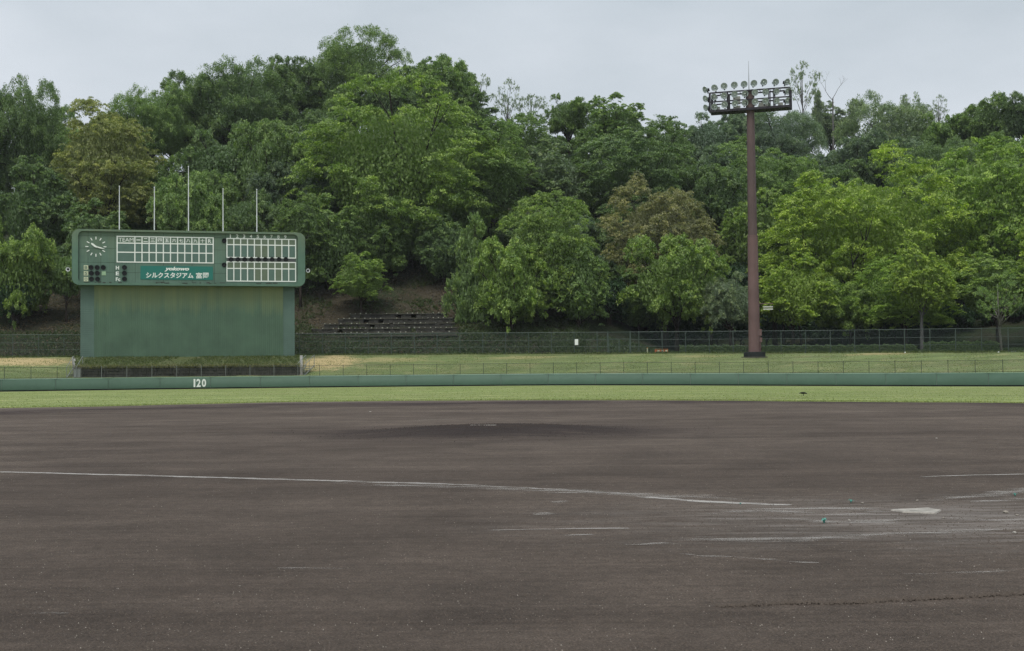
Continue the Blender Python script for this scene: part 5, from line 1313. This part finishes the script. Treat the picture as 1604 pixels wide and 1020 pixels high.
chalk([(1200, 812), (1330, 820), (1420, 812)], .28, 'chalkfaint', .05); chalk([(1180, 800), (1300, 806), (1400, 800)], .35, 'chalkfaint', .05)
chalk([(1470, 812), (1560, 816), (1640, 812)], .22, 'chalkfaint', .05); chalk([(430, 890.5), (490, 891), (550, 891)], .06, 'chalkfaint'); chalk([(40, 961.5), (112, 962)], .05, 'chalkfaint')
chalk([(1100, 806), (1250, 796), (1390, 797)], .3, 'chalkfaint', .05)
# small plastic marker tufts and crumbs
def star(loc, s, mat, name, label, cat, h=1.0):
    b = MB(); g_ = random.Random(int(loc[0] * 1000))
    for k in range(7):
        a = k * .9 + g_.uniform(-.3, .3); d = Vector((math.cos(a), math.sin(a), 0)); e = Vector((-d.y, d.x, 0)); L3 = s * g_.uniform(.6, 1.1); z_ = s * h * g_.uniform(.3, 1.1)
        p0 = e * s * .16; b.v += [tuple(-p0), tuple(p0), tuple(p0 * .8 + d * L3 * .5 + Vector((0, 0, z_))), tuple(-p0 * .8 + d * L3 * .5 + Vector((0, 0, z_))), tuple(d * L3 + Vector((0, 0, z_ * .55)))]
        n0 = len(b.v) - 5; b.f += [(n0, n0 + 1, n0 + 2, n0 + 3), (n0 + 3, n0 + 2, n0 + 4)]
    o = b.build(name, M[mat], loc=loc); return tag(o, label, cat)
for u, v, s, lab in [(1291, 820, .045, 'largest teal plastic tuft in the dirt, left below home plate'), (1333, 788, .035, 'small teal tuft between the chalk line end and home plate'), (1590, 778, .035, 'small teal tuft at the right edge above the trampled dirt'), (1160, 791, .02, 'tiny teal tuft beside the end of the chalk line')]:
    p = ground_pt(u, v); star((p.x, p.y, .005), s, 'tuft', 'marker_tuft', lab, 'marker tuft')
for u, v, s, lab in [(1330, 816, .018, 'white crumb in the dirt right of the largest teal tuft'), (1589, 835, .022, 'white crumb low at the right edge of the infield'), (1575, 804, .040, 'pale crumpled lump on the trampled dirt right of home plate'), (1593, 808, .022, 'small pale lump at the right edge beside the crumpled one'),
        (1437, 785, .022, 'pale lump just above home plate'), (580, 645.5, .05, 'small white scrap on the far dirt left of the mound'), (1467, 687, .03, 'tiny white scrap on the far right infield dirt'), (1351, 789, .022, 'pale crumb right beside the small teal tuft'), (1478, 812, .02, 'pale lump just below home plate')]:
    p = ground_pt(u, v); bmm = bmesh.new(); bmesh.ops.create_icosphere(bmm, subdivisions=1, radius=s)
    for w2 in bmm.verts: w2.co *= random.uniform(.7, 1.25); w2.co.z *= .75
    bmesh.ops.scale(bmm, vec=(.75, .75, .55), verts=bmm.verts); me = bpy.data.meshes.new('crumb'); bmm.to_mesh(me); bmm.free(); tag(link('crumb', me, M['platewhite' if 'white' in lab else 'pebble'], loc=(p.x, p.y, s * .3)), lab, 'crumb')
# loose clods and grit over the near dirt
def grit(name, n, y0, y1, s0, s1, mat):
    y = y0 * (y1 / y0) ** rng.random(n); x = rng.uniform(-.46, .46, n) * y; s = s0 * (s1 / s0) ** (rng.random(n) ** 2.2)
    base = np.array([(1, 0, 0), (-.5, .87, 0), (-.5, -.87, 0), (0, 0, 1.1)]); a = rng.uniform(0, 6.28, n)
    rot = np.stack([np.stack([np.cos(a), -np.sin(a), 0 * a], 1), np.stack([np.sin(a), np.cos(a), 0 * a], 1), np.stack([0 * a, 0 * a, 1 + 0 * a], 1)], 1)
    V = np.einsum('nij,kj->nki', rot, base) * (s[:, None, None] * rng.uniform(.6, 1.3, (n, 4, 1))); V[..., 0] += x[:, None]; V[..., 1] += y[:, None]
    Fq = np.array([(0, 1, 3), (1, 2, 3), (2, 0, 3)])[None] + (np.arange(n) * 4)[:, None, None]
    me = bpy.data.meshes.new(name); fast(me, V.reshape(-1, 3), Fq.reshape(-1, 3)); link(name, me, M[mat], kind='stuff')
grit('loose_clods', 70000, 5.2, 24, .0025, .010, 'clod')
ridge_px = [(1130, 951), (1240, 946), (1330, 946), (1400, 941), (1500, 937), (1604, 931), (1700, 926)]
rp = [ground_pt(u, v) for u, v in ridge_px]; n = 1500; tt_ = rng.random(n) * (len(rp) - 1.001); i_ = tt_.astype(int); f_ = (tt_ - i_)[:, None]
A_ = np.array([tuple(p) for p in rp]); C_ = A_[i_] * (1 - f_) + A_[i_ + 1] * f_ + rng.normal(0, 1, (n, 3)) * np.array([.03, .018, 0]); s_ = .004 + .010 * rng.random(n) ** 2
base = np.array([(1, 0, -.2), (-.5, .87, -.2), (-.5, -.87, -.2), (0, 0, 1.2)]); a = rng.uniform(0, 6.28, n); ca, sa = np.cos(a), np.sin(a)
V = np.stack([base[None, :, 0] * ca[:, None] - base[None, :, 1] * sa[:, None], base[None, :, 0] * sa[:, None] + base[None, :, 1] * ca[:, None], np.repeat(base[None, :, 2], n, 0)], -1) * s_[:, None, None]
V[..., 0] += C_[:, 0:1]; V[..., 1] += C_[:, 1:2]; V[..., 2] += (rng.random(n) * .012)[:, None]
me = bpy.data.meshes.new('dirt_ridge'); fast(me, V.reshape(-1, 3), (np.array([(0, 1, 3), (1, 2, 3), (2, 0, 3)])[None] + (np.arange(n) * 4)[:, None, None]).reshape(-1, 3)); link('dirt_ridge', me, M['clod'], kind='stuff')
grit('pale_grit', 6500, 5.2, 30, .002, .006, 'pebble')

# rough damp clods kicked up round the mound
n = 5200; a = rng.uniform(0, 6.28, n); rr2 = np.abs(rng.normal(0, 1.5, n)) + .25; cx_ = MOUND.x + .3 + rr2 * np.cos(a) * 1.25; cy_ = MOUND.y + rr2 * np.sin(a); s_ = .007 + .020 * rng.random(n) ** 3
cz_ = np.array([mound_h(math.hypot(p - MOUND.x - .3, q - MOUND.y)) for p, q in zip(cx_, cy_)]) + .002
base = np.array([(1, 0, -.2), (-.5, .87, -.2), (-.5, -.87, -.2), (0, 0, .9)]); V = base[None] * (s_[:, None, None] * rng.uniform(.5, 1.4, (n, 4, 1))); V += np.stack([cx_, cy_, cz_], 1)[:, None]
me = bpy.data.meshes.new('mound_clods'); fast(me, V.reshape(-1, 3), (np.array([(0, 1, 3), (1, 2, 3), (2, 0, 3)])[None] + (np.arange(n) * 4)[:, None, None]).reshape(-1, 3)); link('mound_clods', me, M['dampclod'], kind='stuff')

# ---------------------------------------------------------------- the crow
p = ground_pt(1258.5, 620.6); p.z = zfield(p.x, p.y) + .03
crow = empty('crow', p, 0, label='black crow with lowered head walking on the outfield grass', cat='bird')
def skin(name, verts, edges, radii, mat, parent, root=0):
    me = bpy.data.meshes.new(name); me.from_pydata(verts, edges, []); o = link(name, me, mat, parent)
    m1 = o.modifiers.new('skin', 'SKIN'); sv_ = me.skin_vertices[0].data
    for i, r in enumerate(radii): sv_[i].radius = r if isinstance(r, tuple) else (r, r)
    sv_[root].use_root = True; m2 = o.modifiers.new('sub', 'SUBSURF'); m2.levels = 2; m2.render_levels = 2; return o
skin('body', [(-.02, 0, .155), (-.10, 0, .155), (-.15, 0, .150), (-.24, 0, .135), (.06, 0, .155), (.115, 0, .150), (.15, 0, .135), (.18, 0, .115), (.215, 0, .085)],
     [(0, 1), (1, 2), (2, 3), (0, 4), (4, 5), (5, 6), (6, 7), (7, 8)], [(.062, .058), (.05, .045), (.034, .020), (.036, .008), (.058, .05), .040, .034, .018, .006], M['crow'], crow)
for sg in (-1, 1):
    skin('wing', [(.06, .052 * sg, .175), (-.05, .062 * sg, .172), (-.15, .045 * sg, .158), (-.22, .02 * sg, .145)], [(0, 1), (1, 2), (2, 3)], [(.012, .035), (.014, .042), (.010, .030), (.005, .012)], M['crow'], crow)
    skin('leg', [(0, .03 * sg, .12), (.005 + .02 * sg, .03 * sg, .06), (-.01 + .02 * sg, .03 * sg, .008), (.04 + .02 * sg, .03 * sg, .004), (-.04 + .02 * sg, .03 * sg, .004)], [(0, 1), (1, 2), (2, 3), (2, 4)], [.016, .007, .006, .004, .004], M['crow'], crow)

# ---------------------------------------------------------------- damp air
hz_ = MB().box(-420, 420, -60, 420, -1.4, 90).mesh('haze'); hm_ = bpy.data.materials.new('haze_air'); hm_.use_nodes = True
for n_ in list(hm_.node_tree.nodes): hm_.node_tree.nodes.remove(n_)
o_ = hm_.node_tree.nodes.new('ShaderNodeOutputMaterial'); pv = hm_.node_tree.nodes.new('ShaderNodeVolumePrincipled')
pv.inputs['Color'].default_value = (.92, .95, 1, 1); pv.inputs['Density'].default_value = .00010; pv.inputs['Anisotropy'].default_value = .2
hm_.node_tree.links.new(pv.outputs[0], o_.inputs['Volume']); link('haze', hz_, hm_, kind='stuff')
